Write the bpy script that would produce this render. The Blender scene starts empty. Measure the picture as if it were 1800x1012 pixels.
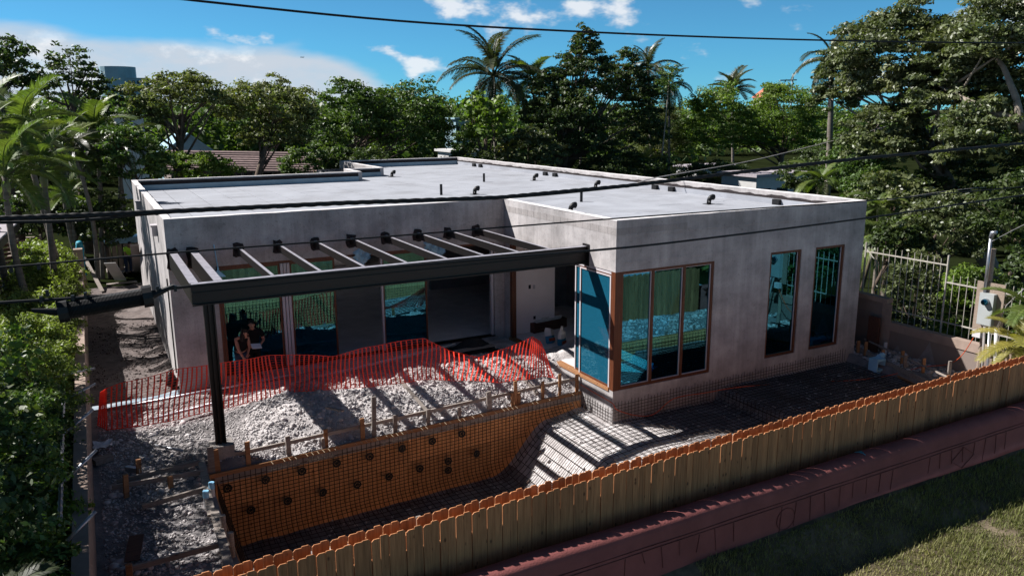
import bpy, bmesh, math, random
import numpy as np
from mathutils import Vector, Matrix, Euler

# ------------------------------------------------------------------ camera, sky, sun, exposure
scn = bpy.context.scene
col = scn.collection
CAMP = np.array([-12.344, -17.228, 7.5237])
YAW, PITCH, ROLL, FPX = 0.4890, 0.2156, -0.0057, 1391.39
_f = np.array([math.sin(YAW)*math.cos(PITCH), math.cos(YAW)*math.cos(PITCH), -math.sin(PITCH)])
_r0 = np.array([math.cos(YAW), -math.sin(YAW), 0.0]); _u0 = np.cross(_r0, _f)
_r = math.cos(ROLL)*_r0 + math.sin(ROLL)*_u0
_u = -math.sin(ROLL)*_r0 + math.cos(ROLL)*_u0
cam_d = bpy.data.cameras.new('camera'); cam = bpy.data.objects.new('camera', cam_d); col.objects.link(cam)
cam_d.sensor_width = 36.0; cam_d.lens = FPX/1800*36.0; cam_d.clip_end = 5000; cam_d.clip_start = 0.1
m = Matrix.Identity(4)
for i in range(3):
    m[i][0] = _r[i]; m[i][1] = _u[i]; m[i][2] = -_f[i]; m[i][3] = CAMP[i]
cam.matrix_world = m
scn.camera = cam

SUN_DIR = Vector((-0.76, 0.66, 1.0)).normalized()      # towards the sun
sun_d = bpy.data.lights.new('sun', 'SUN'); sun_d.energy = 5.0; sun_d.angle = math.radians(0.5); sun_d.color = (1.0, 0.965, 0.93)
sun = bpy.data.objects.new('sun', sun_d); col.objects.link(sun)
sun.rotation_euler = SUN_DIR.to_track_quat('Z', 'Y').to_euler(); sun.location = (-20, 20, 40)

world = bpy.data.worlds.new('World'); scn.world = world; world.use_nodes = True
def build_world():
    nt = world.node_tree; N = nt.nodes; L = nt.links; N.clear()
    out = N.new('ShaderNodeOutputWorld'); bg = N.new('ShaderNodeBackground'); bg.inputs[1].default_value = 0.05
    sky = N.new('ShaderNodeTexSky'); sky.sky_type = 'NISHITA'; sky.sun_disc = False
    sky.sun_elevation = math.asin(SUN_DIR.z); sky.sun_rotation = math.atan2(SUN_DIR.x, SUN_DIR.y)
    sky.air_density = 1.0; sky.dust_density = 0.0; sky.ozone_density = 3.0
    geo = N.new('ShaderNodeTexCoord'); sep = N.new('ShaderNodeSeparateXYZ'); L.new(geo.outputs['Generated'], sep.inputs[0])
    def math_(op, a, b=None, c=None, clamp=False):
        n = N.new('ShaderNodeMath'); n.operation = op; n.use_clamp = clamp
        for i, x in enumerate((a, b, c)):
            if x is None: continue
            if isinstance(x, (int, float)): n.inputs[i].default_value = x
            else: L.new(x, n.inputs[i])
        return n.outputs[0]
    # clear tropical air: the deep blue reaches far down towards the horizon
    zup = math_('ADD', math_('MAXIMUM', sep.outputs[2], 0.0), 0.05)
    cmb = N.new('ShaderNodeCombineXYZ'); L.new(sep.outputs[0], cmb.inputs[0]); L.new(sep.outputs[1], cmb.inputs[1]); L.new(zup, cmb.inputs[2])
    nrm = N.new('ShaderNodeVectorMath'); nrm.operation = 'NORMALIZE'; L.new(cmb.outputs[0], nrm.inputs[0])
    L.new(nrm.outputs[0], sky.inputs[0])
    hs = N.new('ShaderNodeHueSaturation'); hs.inputs['Hue'].default_value = 0.5; hs.inputs['Saturation'].default_value = 1.05; hs.inputs['Value'].default_value = 0.55
    L.new(sky.outputs[0], hs.inputs['Color'])
    tnt = N.new('ShaderNodeMixRGB'); tnt.blend_type = 'MULTIPLY'; tnt.inputs[0].default_value = 1.0; tnt.inputs[2].default_value = (.70, 1.70, 2.12, 1); L.new(hs.outputs[0], tnt.inputs[1])
    # azimuth and elevation of the view ray
    az = math_('ARCTAN2', sep.outputs[0], sep.outputs[1]); el = math_('ARCSINE', sep.outputs[2])
    tm = N.new('ShaderNodeMapRange'); tm.inputs[1].default_value = .08; tm.inputs[2].default_value = .6; tm.inputs[3].default_value = 1.0; tm.inputs[4].default_value = .0; L.new(el, tm.inputs[0]); L.new(tm.outputs[0], tnt.inputs[0])
    def noise(sx, sz, scale, detail, rough, off=0.0):
        c = N.new('ShaderNodeCombineXYZ'); L.new(math_('MULTIPLY_ADD', az, sx, off), c.inputs[0]); L.new(math_('MULTIPLY', el, sz), c.inputs[1]); c.inputs[2].default_value = off
        n = N.new('ShaderNodeTexNoise'); n.inputs['Scale'].default_value = scale; n.inputs['Detail'].default_value = detail; n.inputs['Roughness'].default_value = rough
        L.new(c.outputs[0], n.inputs['Vector']); return n.outputs['Fac']
    def ramp(x, a, b):
        n = N.new('ShaderNodeMapRange'); n.interpolation_type = 'SMOOTHSTEP'; n.inputs[1].default_value = a; n.inputs[2].default_value = b
        L.new(x, n.inputs[0]); return n.outputs[0]
    # low soft bank of cloud towards the far side
    n1 = noise(1.0, 3.0, 5.0, 4, .55, 3.1)
    top = math_('ADD', math_('ADD', math_('MULTIPLY', math_('SUBTRACT', n1, .5), .07), math_('MULTIPLY', math_('MAXIMUM', math_('ADD', az, .1), 0.0), -.05)), .098)
    top = math_('SUBTRACT', top, math_('MULTIPLY', ramp(az, .22, .52), .11))
    bank = ramp(math_('SUBTRACT', top, el), -.004, .020)
    n2 = noise(1.0, 2.2, 14.0, 6, .6, 7.7)
    bank = math_('MULTIPLY', bank, math_('ADD', math_('MULTIPLY', ramp(n2, .25, .65), .25), .75))
    # small cumulus
    n3 = noise(1.0, 1.9, 11.0, 5, .55, 1.3); n4 = noise(1.0, 1.5, 3.0, 2, .5, 5.2)
    cum = ramp(math_('ADD', n3, math_('MULTIPLY', math_('SUBTRACT', n4, .5), .5)), .575, .70)
    cum = math_('MULTIPLY', math_('MULTIPLY', cum, ramp(el, -.01, .03)), math_('SUBTRACT', 1.0, ramp(el, .25, .7)))
    # bright puffs in front of the bank
    n5 = noise(1.0, 1.6, 9.0, 6, .6, 11.4)
    puff = math_('MULTIPLY', ramp(n5, .52, .64), bank)
    fac = math_('MAXIMUM', bank, math_('MULTIPLY', cum, .8), clamp=True)
    ccol = N.new('ShaderNodeMixRGB'); ccol.inputs[1].default_value = (5.9, 6.6, 7.5, 1); ccol.inputs[2].default_value = (9.4, 9.5, 9.7, 1)
    L.new(math_('MAXIMUM', puff, cum, clamp=True), ccol.inputs[0])
    mix = N.new('ShaderNodeMixRGB'); L.new(fac, mix.inputs[0]); zd = N.new('ShaderNodeMapRange'); zd.inputs[1].default_value = .15; zd.inputs[2].default_value = 1.0; zd.inputs[3].default_value = 1.0; zd.inputs[4].default_value = .55; L.new(el, zd.inputs[0])
    zs = N.new('ShaderNodeVectorMath'); zs.operation = 'SCALE'; L.new(tnt.outputs[0], zs.inputs[0]); L.new(zd.outputs[0], zs.inputs['Scale']); L.new(zs.outputs[0], mix.inputs[1]); L.new(ccol.outputs[0], mix.inputs[2])
    L.new(mix.outputs[0], bg.inputs[0]); L.new(bg.outputs[0], out.inputs[0])
build_world()
vs = scn.view_settings; vs.view_transform = 'Standard'; vs.look = 'None'; vs.exposure = 1.0; vs.gamma = 1.0; vs.use_curve_mapping = False
scn.cycles.use_denoising = True
scn.cycles.max_bounces = 8; scn.cycles.diffuse_bounces = 5; scn.cycles.transparent_max_bounces = 24; scn.cycles.sample_clamp_indirect = 6

# ------------------------------------------------------------------ survey helpers: photograph measurements -> metres
def ray(u, v):
    return _f + _r*(u-900)/FPX - _u*(v-506)/FPX
def PZ(u, v, z): d = ray(u, v); return CAMP + d*(z-CAMP[2])/d[2]
def PY(u, v, y): d = ray(u, v); return CAMP + d*(y-CAMP[1])/d[1]
def PX(u, v, x): d = ray(u, v); return CAMP + d*(x-CAMP[0])/d[0]
rnd = random.Random(7)

# ------------------------------------------------------------------ mesh and object helpers
class MB:
    def __init__(s): s.v = []; s.f = []
    def box(s, x0, x1, y0, y1, z0, z1):
        b = len(s.v)
        s.v += [(x0,y0,z0),(x1,y0,z0),(x1,y1,z0),(x0,y1,z0),(x0,y0,z1),(x1,y0,z1),(x1,y1,z1),(x0,y1,z1)]
        s.f += [tuple(b+i for i in q) for q in ((0,3,2,1),(4,5,6,7),(0,1,5,4),(1,2,6,5),(2,3,7,6),(3,0,4,7))]; return s
    def bar(s, p, q, w, h, up=(0,0,1)):
        p = Vector(p); q = Vector(q); d = (q-p)
        if d.length < 1e-6: return s
        d.normalize(); a = d.cross(Vector(up))
        if a.length < 1e-4: a = d.cross(Vector((0,1,0)))
        a.normalize(); c = a.cross(d); a = a*(w/2); c = c*(h/2); b = len(s.v)
        for o in (p, q):
            s.v += [tuple(o-a-c), tuple(o+a-c), tuple(o+a+c), tuple(o-a+c)]
        s.f += [tuple(b+i for i in q_) for q_ in ((0,3,2,1),(4,5,6,7),(0,1,5,4),(1,2,6,5),(2,3,7,6),(3,0,4,7))]; return s
    def tube(s, pts, rad, n=8, cap=True):
        pts = [Vector(p) for p in pts]; k = len(pts)
        if not hasattr(rad, '__len__'): rad = [rad]*k
        b = len(s.v); a = None
        for i, p in enumerate(pts):
            d = (pts[min(i+1,k-1)]-pts[max(i-1,0)])
            if d.length < 1e-9: d = Vector((0,0,1))
            d.normalize()
            if a is None:
                a = d.cross(Vector((0,0,1)))
                if a.length < 1e-3: a = d.cross(Vector((1,0,0)))
            else: a = a - d*a.dot(d)
            a.normalize(); c = d.cross(a)
            for j in range(n):
                t = 2*math.pi*j/n; s.v.append(tuple(p+(a*math.cos(t)+c*math.sin(t))*rad[i]))
        for i in range(k-1):
            for j in range(n):
                j2 = (j+1) % n; s.f.append((b+i*n+j, b+i*n+j2, b+(i+1)*n+j2, b+(i+1)*n+j))
        if cap:
            s.f.append(tuple(b+j for j in reversed(range(n)))); s.f.append(tuple(b+(k-1)*n+j for j in range(n)))
        return s
    def poly(s, pts, thick):            # outline in XZ extruded along +Y
        b = len(s.v); n = len(pts)
        s.v += [(x, 0, z) for x, z in pts] + [(x, thick, z) for x, z in pts]
        s.f.append(tuple(b+i for i in range(n))); s.f.append(tuple(b+n+i for i in reversed(range(n))))
        for i in range(n):
            j = (i+1) % n; s.f.append((b+j, b+i, b+n+i, b+n+j))
        return s
    def mesh(s, name):
        me = bpy.data.meshes.new(name); me.from_pydata(s.v, [], s.f); me.update(); return me
    def build(s, name, mt, parent=None, smooth=False):
        return link(name, s.mesh(name), mt, parent, smooth)
def link(name, me, mt=None, parent=None, smooth=False):
    o = bpy.data.objects.new(name, me); col.objects.link(o)
    if mt is not None and me is not None and len(me.materials) == 0: me.materials.append(mt)
    if smooth: me.polygons.foreach_set('use_smooth', [True]*len(me.polygons))
    if parent is not None: o.parent = parent
    return o
def tag(o, label=None, cat=None, group=None, kind=None):
    if label: o['label'] = label
    if cat: o['category'] = cat
    if group: o['group'] = group
    if kind: o['kind'] = kind
    return o
def thing(name, label, cat, loc=(0,0,0), group=None, rz=0.0):
    o = bpy.data.objects.new(name, None); col.objects.link(o); o.location = loc; o.rotation_euler = (0,0,rz); o.empty_display_size = .2
    return tag(o, label, cat, group)
def np_mesh(name, V, F):
    V = np.asarray(V, np.float32); F = np.asarray(F, np.int32); me = bpy.data.meshes.new(name)
    me.vertices.add(len(V)); me.vertices.foreach_set('co', V.ravel())
    k = F.shape[1]; me.loops.add(F.size); me.loops.foreach_set('vertex_index', F.ravel())
    me.polygons.add(len(F)); me.polygons.foreach_set('loop_start', np.arange(len(F), dtype=np.int32)*k)
    me.polygons.foreach_set('loop_total', np.full(len(F), k, np.int32))
    me.update(calc_edges=True); return me
def put(me, name, mt, parent, loc, rot=(0,0,0), scale=(1,1,1)):
    o = link(name, me, mt, parent); o.location = loc; o.rotation_euler = rot; o.scale = scale; return o

# ------------------------------------------------------------------ materials
def mat(name, base, rough=.75, var=.25, scale=3.0, metal=0.0, bump=0.0, bscale=40.0, obj_rnd=0.0, stretch=None, dark=None, dark_amt=0.0, dark_scale=1.2, world_co=True, spec=.2, island=0.0):
    mt = bpy.data.materials.new(name); mt.use_nodes = True; nt = mt.node_tree; N = nt.nodes; L = nt.links
    p = N['Principled BSDF']; p.inputs['Roughness'].default_value = rough; p.inputs['Metallic'].default_value = metal; p.inputs['Specular IOR Level'].default_value = spec
    if world_co: co = N.new('ShaderNodeNewGeometry').outputs['Position']
    else: co = N.new('ShaderNodeTexCoord').outputs['Object']
    if stretch:
        mp = N.new('ShaderNodeMapping'); mp.inputs['Scale'].default_value = stretch; L.new(co, mp.inputs[0]); cs = mp.outputs[0]
    else: cs = co
    def noise(vec, sc, det=5, ro=.6):
        n = N.new('ShaderNodeTexNoise'); n.inputs['Scale'].default_value = sc; n.inputs['Detail'].default_value = det; n.inputs['Roughness'].default_value = ro; L.new(vec, n.inputs['Vector']); return n.outputs['Fac']
    def rng(x, a, b, lo, hi):
        n = N.new('ShaderNodeMapRange'); n.inputs[1].default_value = a; n.inputs[2].default_value = b; n.inputs[3].default_value = lo; n.inputs[4].default_value = hi; L.new(x, n.inputs[0]); return n.outputs[0]
    def mul(c, f):
        n = N.new('ShaderNodeVectorMath'); n.operation = 'SCALE'
        if isinstance(c, tuple): n.inputs[0].default_value = c[:3]
        else: L.new(c, n.inputs[0])
        L.new(f, n.inputs['Scale']); return n.outputs[0]
    c = tuple(base)
    n1 = noise(cs, scale)
    c = mul(c, rng(n1, .3, .7, 1-var, 1+var))
    if obj_rnd or island:
        r = N.new('ShaderNodeObjectInfo').outputs['Random'] if obj_rnd else N.new('ShaderNodeNewGeometry').outputs['Random Per Island']
        a = obj_rnd or island; c = mul(c, rng(r, 0, 1, 1-a, 1+a))
    if dark:
        mx = N.new('ShaderNodeMixRGB'); mx.inputs[2].default_value = (*dark, 1); L.new(c, mx.inputs[1])
        L.new(rng(noise(cs, dark_scale, 6, .65), .48, .70, 0, dark_amt), mx.inputs[0]); c = mx.outputs[0]
    L.new(c, p.inputs['Base Color'])
    if bump:
        b = N.new('ShaderNodeBump'); b.inputs['Strength'].default_value = bump; b.inputs['Distance'].default_value = .03; L.new(noise(cs, bscale, 6, .65), b.inputs['Height']); L.new(b.outputs[0], p.inputs['Normal'])
    return mt
def concrete(name, base, streak=.35, blotch=.3):
    mt = bpy.data.materials.new(name); mt.use_nodes = True; nt = mt.node_tree; N = nt.nodes; L = nt.links
    p = N['Principled BSDF']; p.inputs['Roughness'].default_value = .9; p.inputs['Specular IOR Level'].default_value = .25
    pos = N.new('ShaderNodeNewGeometry').outputs['Position']
    def noise(sc, stretch, det=5, ro=.6):
        mp = N.new('ShaderNodeMapping'); mp.inputs['Scale'].default_value = stretch; L.new(pos, mp.inputs[0])
        n = N.new('ShaderNodeTexNoise'); n.inputs['Scale'].default_value = sc; n.inputs['Detail'].default_value = det; n.inputs['Roughness'].default_value = ro; L.new(mp.outputs[0], n.inputs['Vector']); return n.outputs['Fac']
    def rng(x, a, b, lo, hi):
        n = N.new('ShaderNodeMapRange'); n.inputs[1].default_value = a; n.inputs[2].default_value = b; n.inputs[3].default_value = lo; n.inputs[4].default_value = hi; L.new(x, n.inputs[0]); return n.outputs[0]
    def mul(a, b):
        n = N.new('ShaderNodeMath'); n.operation = 'MULTIPLY'; L.new(a, n.inputs[0]); L.new(b, n.inputs[1]); return n.outputs[0]
    s1 = rng(noise(5.0, (1,1,.07), 4, .6), .35, .65, 1-streak, 1+streak)
    s2 = rng(noise(.8, (1,1,1.3), 5, .6), .3, .7, 1-blotch, 1+blotch)
    s3 = rng(noise(9.0, (1,1,1), 6, .75), .56, .72, 1.0, .55)
    s4 = rng(noise(45.0, (1,1,1), 3, .7), .3, .7, .85, 1.15)
    sc = N.new('ShaderNodeVectorMath'); sc.operation = 'SCALE'; sc.inputs[0].default_value = base; L.new(mul(mul(s1, s2), mul(s3, s4)), sc.inputs['Scale'])
    L.new(sc.outputs[0], p.inputs['Base Color'])
    b = N.new('ShaderNodeBump'); b.inputs['Strength'].default_value = .12; b.inputs['Distance'].default_value = .008; L.new(noise(30.0, (1,1,1), 6, .7), b.inputs['Height']); L.new(b.outputs[0], p.inputs['Normal'])
    return mt
def wood(name, base, dark, rough=.7, along='z', obj_rnd=.25, knots=True):
    mt = bpy.data.materials.new(name); mt.use_nodes = True; nt = mt.node_tree; N = nt.nodes; L = nt.links
    p = N['Principled BSDF']; p.inputs['Roughness'].default_value = rough; p.inputs['Specular IOR Level'].default_value = .3
    co = N.new('ShaderNodeTexCoord').outputs['Object']; oi = N.new('ShaderNodeObjectInfo').outputs['Random']
    off = N.new('ShaderNodeVectorMath'); off.operation = 'ADD'; L.new(co, off.inputs[0])
    cm = N.new('ShaderNodeCombineXYZ'); ml = N.new('ShaderNodeMath'); ml.operation = 'MULTIPLY'; ml.inputs[1].default_value = 37.0; L.new(oi, ml.inputs[0]); L.new(ml.outputs[0], cm.inputs[0]); L.new(ml.outputs[0], cm.inputs[2]); L.new(cm.outputs[0], off.inputs[1])
    st = {'z': (1,1,.06), 'x': (.06,1,1), 'y': (1,.06,1)}[along]
    mp = N.new('ShaderNodeMapping'); mp.inputs['Scale'].default_value = st; L.new(off.outputs[0], mp.inputs[0])
    n = N.new('ShaderNodeTexNoise'); n.inputs['Scale'].default_value = 28; n.inputs['Detail'].default_value = 5; n.inputs['Roughness'].default_value = .6; L.new(mp.outputs[0], n.inputs['Vector'])
    mr = N.new('ShaderNodeMapRange'); mr.inputs[1].default_value = .35; mr.inputs[2].default_value = .68; L.new(n.outputs['Fac'], mr.inputs[0])
    mx = N.new('ShaderNodeMixRGB'); mx.inputs[1].default_value = (*base, 1); mx.inputs[2].default_value = (*dark, 1); L.new(mr.outputs[0], mx.inputs[0])
    outc = mx.outputs[0]
    if knots:
        vo = N.new('ShaderNodeTexVoronoi'); vo.inputs['Scale'].default_value = 5.5
        mp2 = N.new('ShaderNodeMapping'); mp2.inputs['Scale'].default_value = {'z': (1,1,.55), 'x': (.55,1,1), 'y': (1,.55,1)}[along]; L.new(off.outputs[0], mp2.inputs[0]); L.new(mp2.outputs[0], vo.inputs['Vector'])
        k = N.new('ShaderNodeMapRange'); k.inputs[1].default_value = .07; k.inputs[2].default_value = .15; k.inputs[3].default_value = .9; k.inputs[4].default_value = 0; L.new(vo.outputs['Distance'], k.inputs[0])
        m2 = N.new('ShaderNodeMixRGB'); m2.inputs[2].default_value = (dark[0]*.35, dark[1]*.3, dark[2]*.3, 1); L.new(outc, m2.inputs[1]); L.new(k.outputs[0], m2.inputs[0]); outc = m2.outputs[0]
    r = N.new('ShaderNodeMapRange'); r.inputs[3].default_value = 1-obj_rnd; r.inputs[4].default_value = 1+obj_rnd; L.new(oi, r.inputs[0])
    sc = N.new('ShaderNodeVectorMath'); sc.operation = 'SCALE'; L.new(outc, sc.inputs[0]); L.new(r.outputs[0], sc.inputs['Scale']); L.new(sc.outputs[0], p.inputs['Base Color'])
    b = N.new('ShaderNodeBump'); b.inputs['Strength'].default_value = .2; b.inputs['Distance'].default_value = .01; L.new(n.outputs['Fac'], b.inputs['Height']); L.new(b.outputs[0], p.inputs['Normal'])
    return mt
def leaf_mat(name, base, yellow=(.20,.22,.04), amt=.25, trans=.30, rough=.5, spread=.5):
    mt = bpy.data.materials.new(name); mt.use_nodes = True; nt = mt.node_tree; N = nt.nodes; L = nt.links
    p = N['Principled BSDF']; p.inputs['Roughness'].default_value = rough; p.inputs['Specular IOR Level'].default_value = .35
    g = N.new('ShaderNodeNewGeometry')
    r = N.new('ShaderNodeMapRange'); r.inputs[3].default_value = 1-spread; r.inputs[4].default_value = 1+spread; L.new(g.outputs['Random Per Island'], r.inputs[0])
    n = N.new('ShaderNodeTexNoise'); n.inputs['Scale'].default_value = .6; n.inputs['Detail'].default_value = 3; L.new(g.outputs['Position'], n.inputs['Vector'])
    mr = N.new('ShaderNodeMapRange'); mr.inputs[1].default_value = .45; mr.inputs[2].default_value = .7; mr.inputs[4].default_value = amt; L.new(n.outputs['Fac'], mr.inputs[0])
    mx = N.new('ShaderNodeMixRGB'); mx.inputs[1].default_value = (*base, 1); mx.inputs[2].default_value = (*yellow, 1); L.new(mr.outputs[0], mx.inputs[0])
    sc = N.new('ShaderNodeVectorMath'); sc.operation = 'SCALE'; L.new(mx.outputs[0], sc.inputs[0]); L.new(r.outputs[0], sc.inputs['Scale']); L.new(sc.outputs[0], p.inputs['Base Color'])
    t = N.new('ShaderNodeBsdfTranslucent'); s2 = N.new('ShaderNodeVectorMath'); s2.operation = 'MULTIPLY'; s2.inputs[1].default_value = (1.3, 1.5, .5); L.new(sc.outputs[0], s2.inputs[0]); L.new(s2.outputs[0], t.inputs['Color'])
    ms = N.new('ShaderNodeMixShader'); ms.inputs[0].default_value = trans; L.new(p.outputs[0], ms.inputs[1]); L.new(t.outputs[0], ms.inputs[2]); L.new(ms.outputs[0], N['Material Output'].inputs['Surface'])
    return mt
def glass_mat(name, tint, refl_tint, r0, film=None, famt=0.0):
    mt = bpy.data.materials.new(name); mt.use_nodes = True; nt = mt.node_tree; N = nt.nodes; L = nt.links
    N.remove(N['Principled BSDF'])
    tr = N.new('ShaderNodeBsdfTransparent'); tr.inputs[0].default_value = (*tint, 1)
    gl = N.new('ShaderNodeBsdfGlossy'); gl.inputs[0].default_value = (*refl_tint, 1); gl.inputs['Roughness'].default_value = .015
    lw = N.new('ShaderNodeFresnel'); lw.inputs[0].default_value = 1.5
    ad = N.new('ShaderNodeMath'); ad.operation = 'ADD'; ad.use_clamp = True; ad.inputs[1].default_value = r0; L.new(lw.outputs[0], ad.inputs[0])
    wv = N.new('ShaderNodeTexNoise'); wv.inputs['Scale'].default_value = 1.1; bm = N.new('ShaderNodeBump'); bm.inputs['Strength'].default_value = .02; bm.inputs['Distance'].default_value = .02
    L.new(N.new('ShaderNodeNewGeometry').outputs['Position'], wv.inputs['Vector']); L.new(wv.outputs['Fac'], bm.inputs['Height']); L.new(bm.outputs[0], gl.inputs['Normal'])
    under = tr.outputs[0]
    if film:
        df = N.new('ShaderNodeBsdfDiffuse'); df.inputs[0].default_value = (*film, 1); mf = N.new('ShaderNodeMixShader'); mf.inputs[0].default_value = famt
        L.new(tr.outputs[0], mf.inputs[1]); L.new(df.outputs[0], mf.inputs[2]); under = mf.outputs[0]
    ms = N.new('ShaderNodeMixShader'); L.new(ad.outputs[0], ms.inputs[0]); L.new(under, ms.inputs[1]); L.new(gl.outputs[0], ms.inputs[2]); L.new(ms.outputs[0], N['Material Output'].inputs['Surface'])
    return mt
K = {}
K['conc'] = concrete('raw_concrete', (.325, .305, .303), .11, .34)
K['block'] = concrete('concrete_block', (.27, .25, .245), .1, .2)
K['foot'] = concrete('footing_concrete', (.24, .215, .20), .1, .3)
K['roof'] = mat('roof_membrane', (.285, .295, .325), .8, .10, .9, bump=.06, bscale=60, obj_rnd=.03, dark=(.19,.19,.205), dark_amt=.6, dark_scale=.5)
K['seam'] = mat('roof_seam', (.06,.06,.065), .9, .1)
K['flash_shaded'] = mat('shaded_flashing_membrane', (.27,.36,.42), .7, .08, 2.0, dark=(.17,.21,.24), dark_amt=.3)  # blue of sky-lit shade put into the membrane; sunlit run takes roof colour
K['pardark'] = mat('tar_and_pocket_shade', (.028,.023,.024), .9, .3, 6, bump=.3)
K['plaster'] = mat('parapet_plaster', (.22,.20,.195), .9, .2, 5, bump=.2)
K['frame'] = wood('brown_window_frame', (.12,.038,.016), (.065,.02,.009), .45, 'z', .08, False)
K['alu'] = mat('white_aluminium', (.45,.42,.44), .4, .06)
K['glass'] = glass_mat('teal_glass', (.09,.42,.50), (.17,.72,1.0), .14)
K['glass_blue'] = glass_mat('blue_film_glass', (.05,.30,.46), (.35,.75,.9), .03, (.016,.15,.25), .5)
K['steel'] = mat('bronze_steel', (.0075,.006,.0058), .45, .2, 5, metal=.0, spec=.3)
K['top_sheen'] = mat('steel_top_sheen', (.26,.25,.28), .4, .25, 6)  # pale strip colour stands in for the sheen on the steel tops
K['slab'] = mat('interior_slab', (.66,.63,.64), .7, .12, 1.5, dark=(.4,.38,.39), dark_amt=.4)
K['white_wall'] = mat('drywall', (.74,.67,.65), .85, .06, 1.0)
K['dark_wall'] = mat('interior_dark_wall', (.22,.21,.215), .9, .15)  # even dark grey for the inner partitions
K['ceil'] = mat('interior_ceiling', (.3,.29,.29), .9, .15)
K['dirt'] = mat('crushed_limestone_ground', (.20,.185,.185), .95, .4, 2.2, bump=.9, bscale=18, dark=(.09,.08,.078), dark_amt=.6, dark_scale=.9)
K['heap'] = mat('limestone_fill', (.45,.42,.415), .95, .3, 3, bump=1.0, bscale=22, dark=(.17,.15,.145), dark_amt=.6, dark_scale=1.1)
K['rock'] = mat('limestone_rock', (.42,.39,.385), .9, .2, 5, bump=.4, bscale=25, island=.3)
K['mulch'] = mat('alley_soil', (.13,.108,.102), .95, .5, 5, bump=.8, bscale=25, dark=(.07,.05,.045), dark_amt=.7, dark_scale=2.5)
K['land'] = mat('earth_and_undergrowth', (.012,.016,.006), 1.0, .4, .3, spec=0.0)
K['picket'] = wood('fence_pine', (.44,.19,.08), (.24,.095,.038), .75, 'z', .22)
K['ply'] = wood('form_plywood', (.82,.42,.18), (.52,.235,.09), .75, 'z', .28)
K['ply_grey'] = wood('grey_splash_board', (.40,.33,.28), (.27,.21,.17), .8, 'x', .1, False)
K['lumber'] = wood('grey_form_lumber', (.27,.235,.21), (.17,.14,.12), .8, 'x', .2)
K['lumber_o'] = wood('orange_form_lumber', (.36,.185,.085), (.23,.105,.05), .75, 'x', .15)
K['rebar'] = mat('rebar_steel', (.035,.026,.022), .8, .4, 20)
K['rebar_pale'] = mat('pale_rebar_ends', (.45,.36,.25), .8, .3, 20)
K['plastic_blk'] = mat('black_plastic', (.006,.006,.007), .5, .1, spec=.3)
K['net'] = mat('orange_red_safety_mesh', (.80,.055,.03), .5, .15, 3)
K['pink'] = mat('terracotta_stucco', (.22,.072,.066), .9, .15, 1.5, bump=.35, bscale=35, dark=(.10,.034,.04), dark_amt=.3, dark_scale=.8)
K['score'] = mat('scored_line_pigment', (.115,.038,.036), .9, .3, 8)
K['teal'] = mat('peeling_teal_paint', (.06,.32,.36), .8, .4, 12)
K['grass_soil'] = mat('lawn_soil', (.07,.055,.036), .95, .4, 2.0, bump=.5, bscale=30, dark=(.30,.24,.17), dark_amt=.6, dark_scale=.7)
K['grass'] = leaf_mat('grass_blades', (.135,.145,.046), (.34,.28,.13), .5, .25, .6, .4)
K['cable'] = mat('cable_sheath', (.006,.006,.007), .6, .2, spec=.25)
K['wire'] = mat('bare_wire', (.30,.28,.27), .5, .2)
K['beige'] = mat('beige_stucco_wall', (.2,.16,.14), .9, .15, 1.2, bump=.2, bscale=40, dark=(.11,.09,.085), dark_amt=.35)
K['wtrim'] = mat('tan_wall_cap', (.27,.205,.17), .9, .15, 3)
K['iron'] = mat('white_iron', (.36,.34,.30), .6, .2, 10, dark=(.25,.2,.16), dark_amt=.4, dark_scale=6)
K['meter'] = mat('grey_meter_enclosure', (.32,.34,.34), .5, .05)
K['pvc'] = mat('white_pvc', (.5,.49,.5), .4, .06)
K['pvc_blue'] = mat('blue_pvc', (.25,.50,.70), .4, .1)
K['bark'] = mat('tree_bark', (.10,.075,.058), .9, .35, 5, bump=.6, bscale=20)
K['palebark'] = mat('pale_bark', (.22,.185,.15), .85, .3, 4, bump=.5, bscale=15)
K['palmtrunk'] = mat('palm_trunk', (.15,.13,.11), .85, .35, 1.0, stretch=(1,1,12), bump=.4, bscale=3)
K['shaft'] = mat('palm_crownshaft', (.18,.20,.10), .5, .15)
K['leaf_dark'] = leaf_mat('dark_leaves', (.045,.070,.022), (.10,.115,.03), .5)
K['leaf_olive'] = leaf_mat('olive_leaves', (.115,.135,.050), (.21,.20,.07), .55)
K['leaf_mid'] = leaf_mat('mid_green_leaves', (.066,.112,.028), (.13,.16,.035), .55)
K['leaf_bright'] = leaf_mat('bright_green_leaves', (.105,.165,.028), (.18,.21,.04), .55, .35)
K['leaf_gloss'] = leaf_mat('glossy_ficus_leaves', (.085,.105,.045), (.17,.17,.07), .5, .22, .42)
K['leaf_lime'] = leaf_mat('lime_hedge_leaves', (.17,.215,.055), (.26,.28,.08), .5, .35, .5)
K['frond'] = leaf_mat('palm_fronds', (.085,.125,.032), (.17,.18,.04), .55, .30, .42, .3)
K['frond_dark'] = leaf_mat('coconut_fronds', (.035,.045,.018), (.10,.085,.035), .5, .25, .4, .3)
K['frond_yel'] = leaf_mat('yellow_palm_fronds', (.20,.19,.045), (.36,.28,.07), .6, .35, .4, .3)
K['seagrape'] = leaf_mat('sea_grape_leaf', (.10,.17,.04), (.17,.21,.05), .5, .35, .35, .3)
K['skin'] = mat('skin', (.30,.155,.105), .55, .06, 6)
K['blackcloth'] = mat('black_cloth', (.004,.004,.005), .9, .2, 12)
K['jeans'] = mat('dark_jeans', (.02,.03,.055), .9, .2, 12)
K['hair'] = mat('dark_hair', (.005,.0035,.003), .5, .3, 20)
K['lime_vest'] = mat('lime_vest', (.35,.65,.05), .7, .1)
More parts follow.
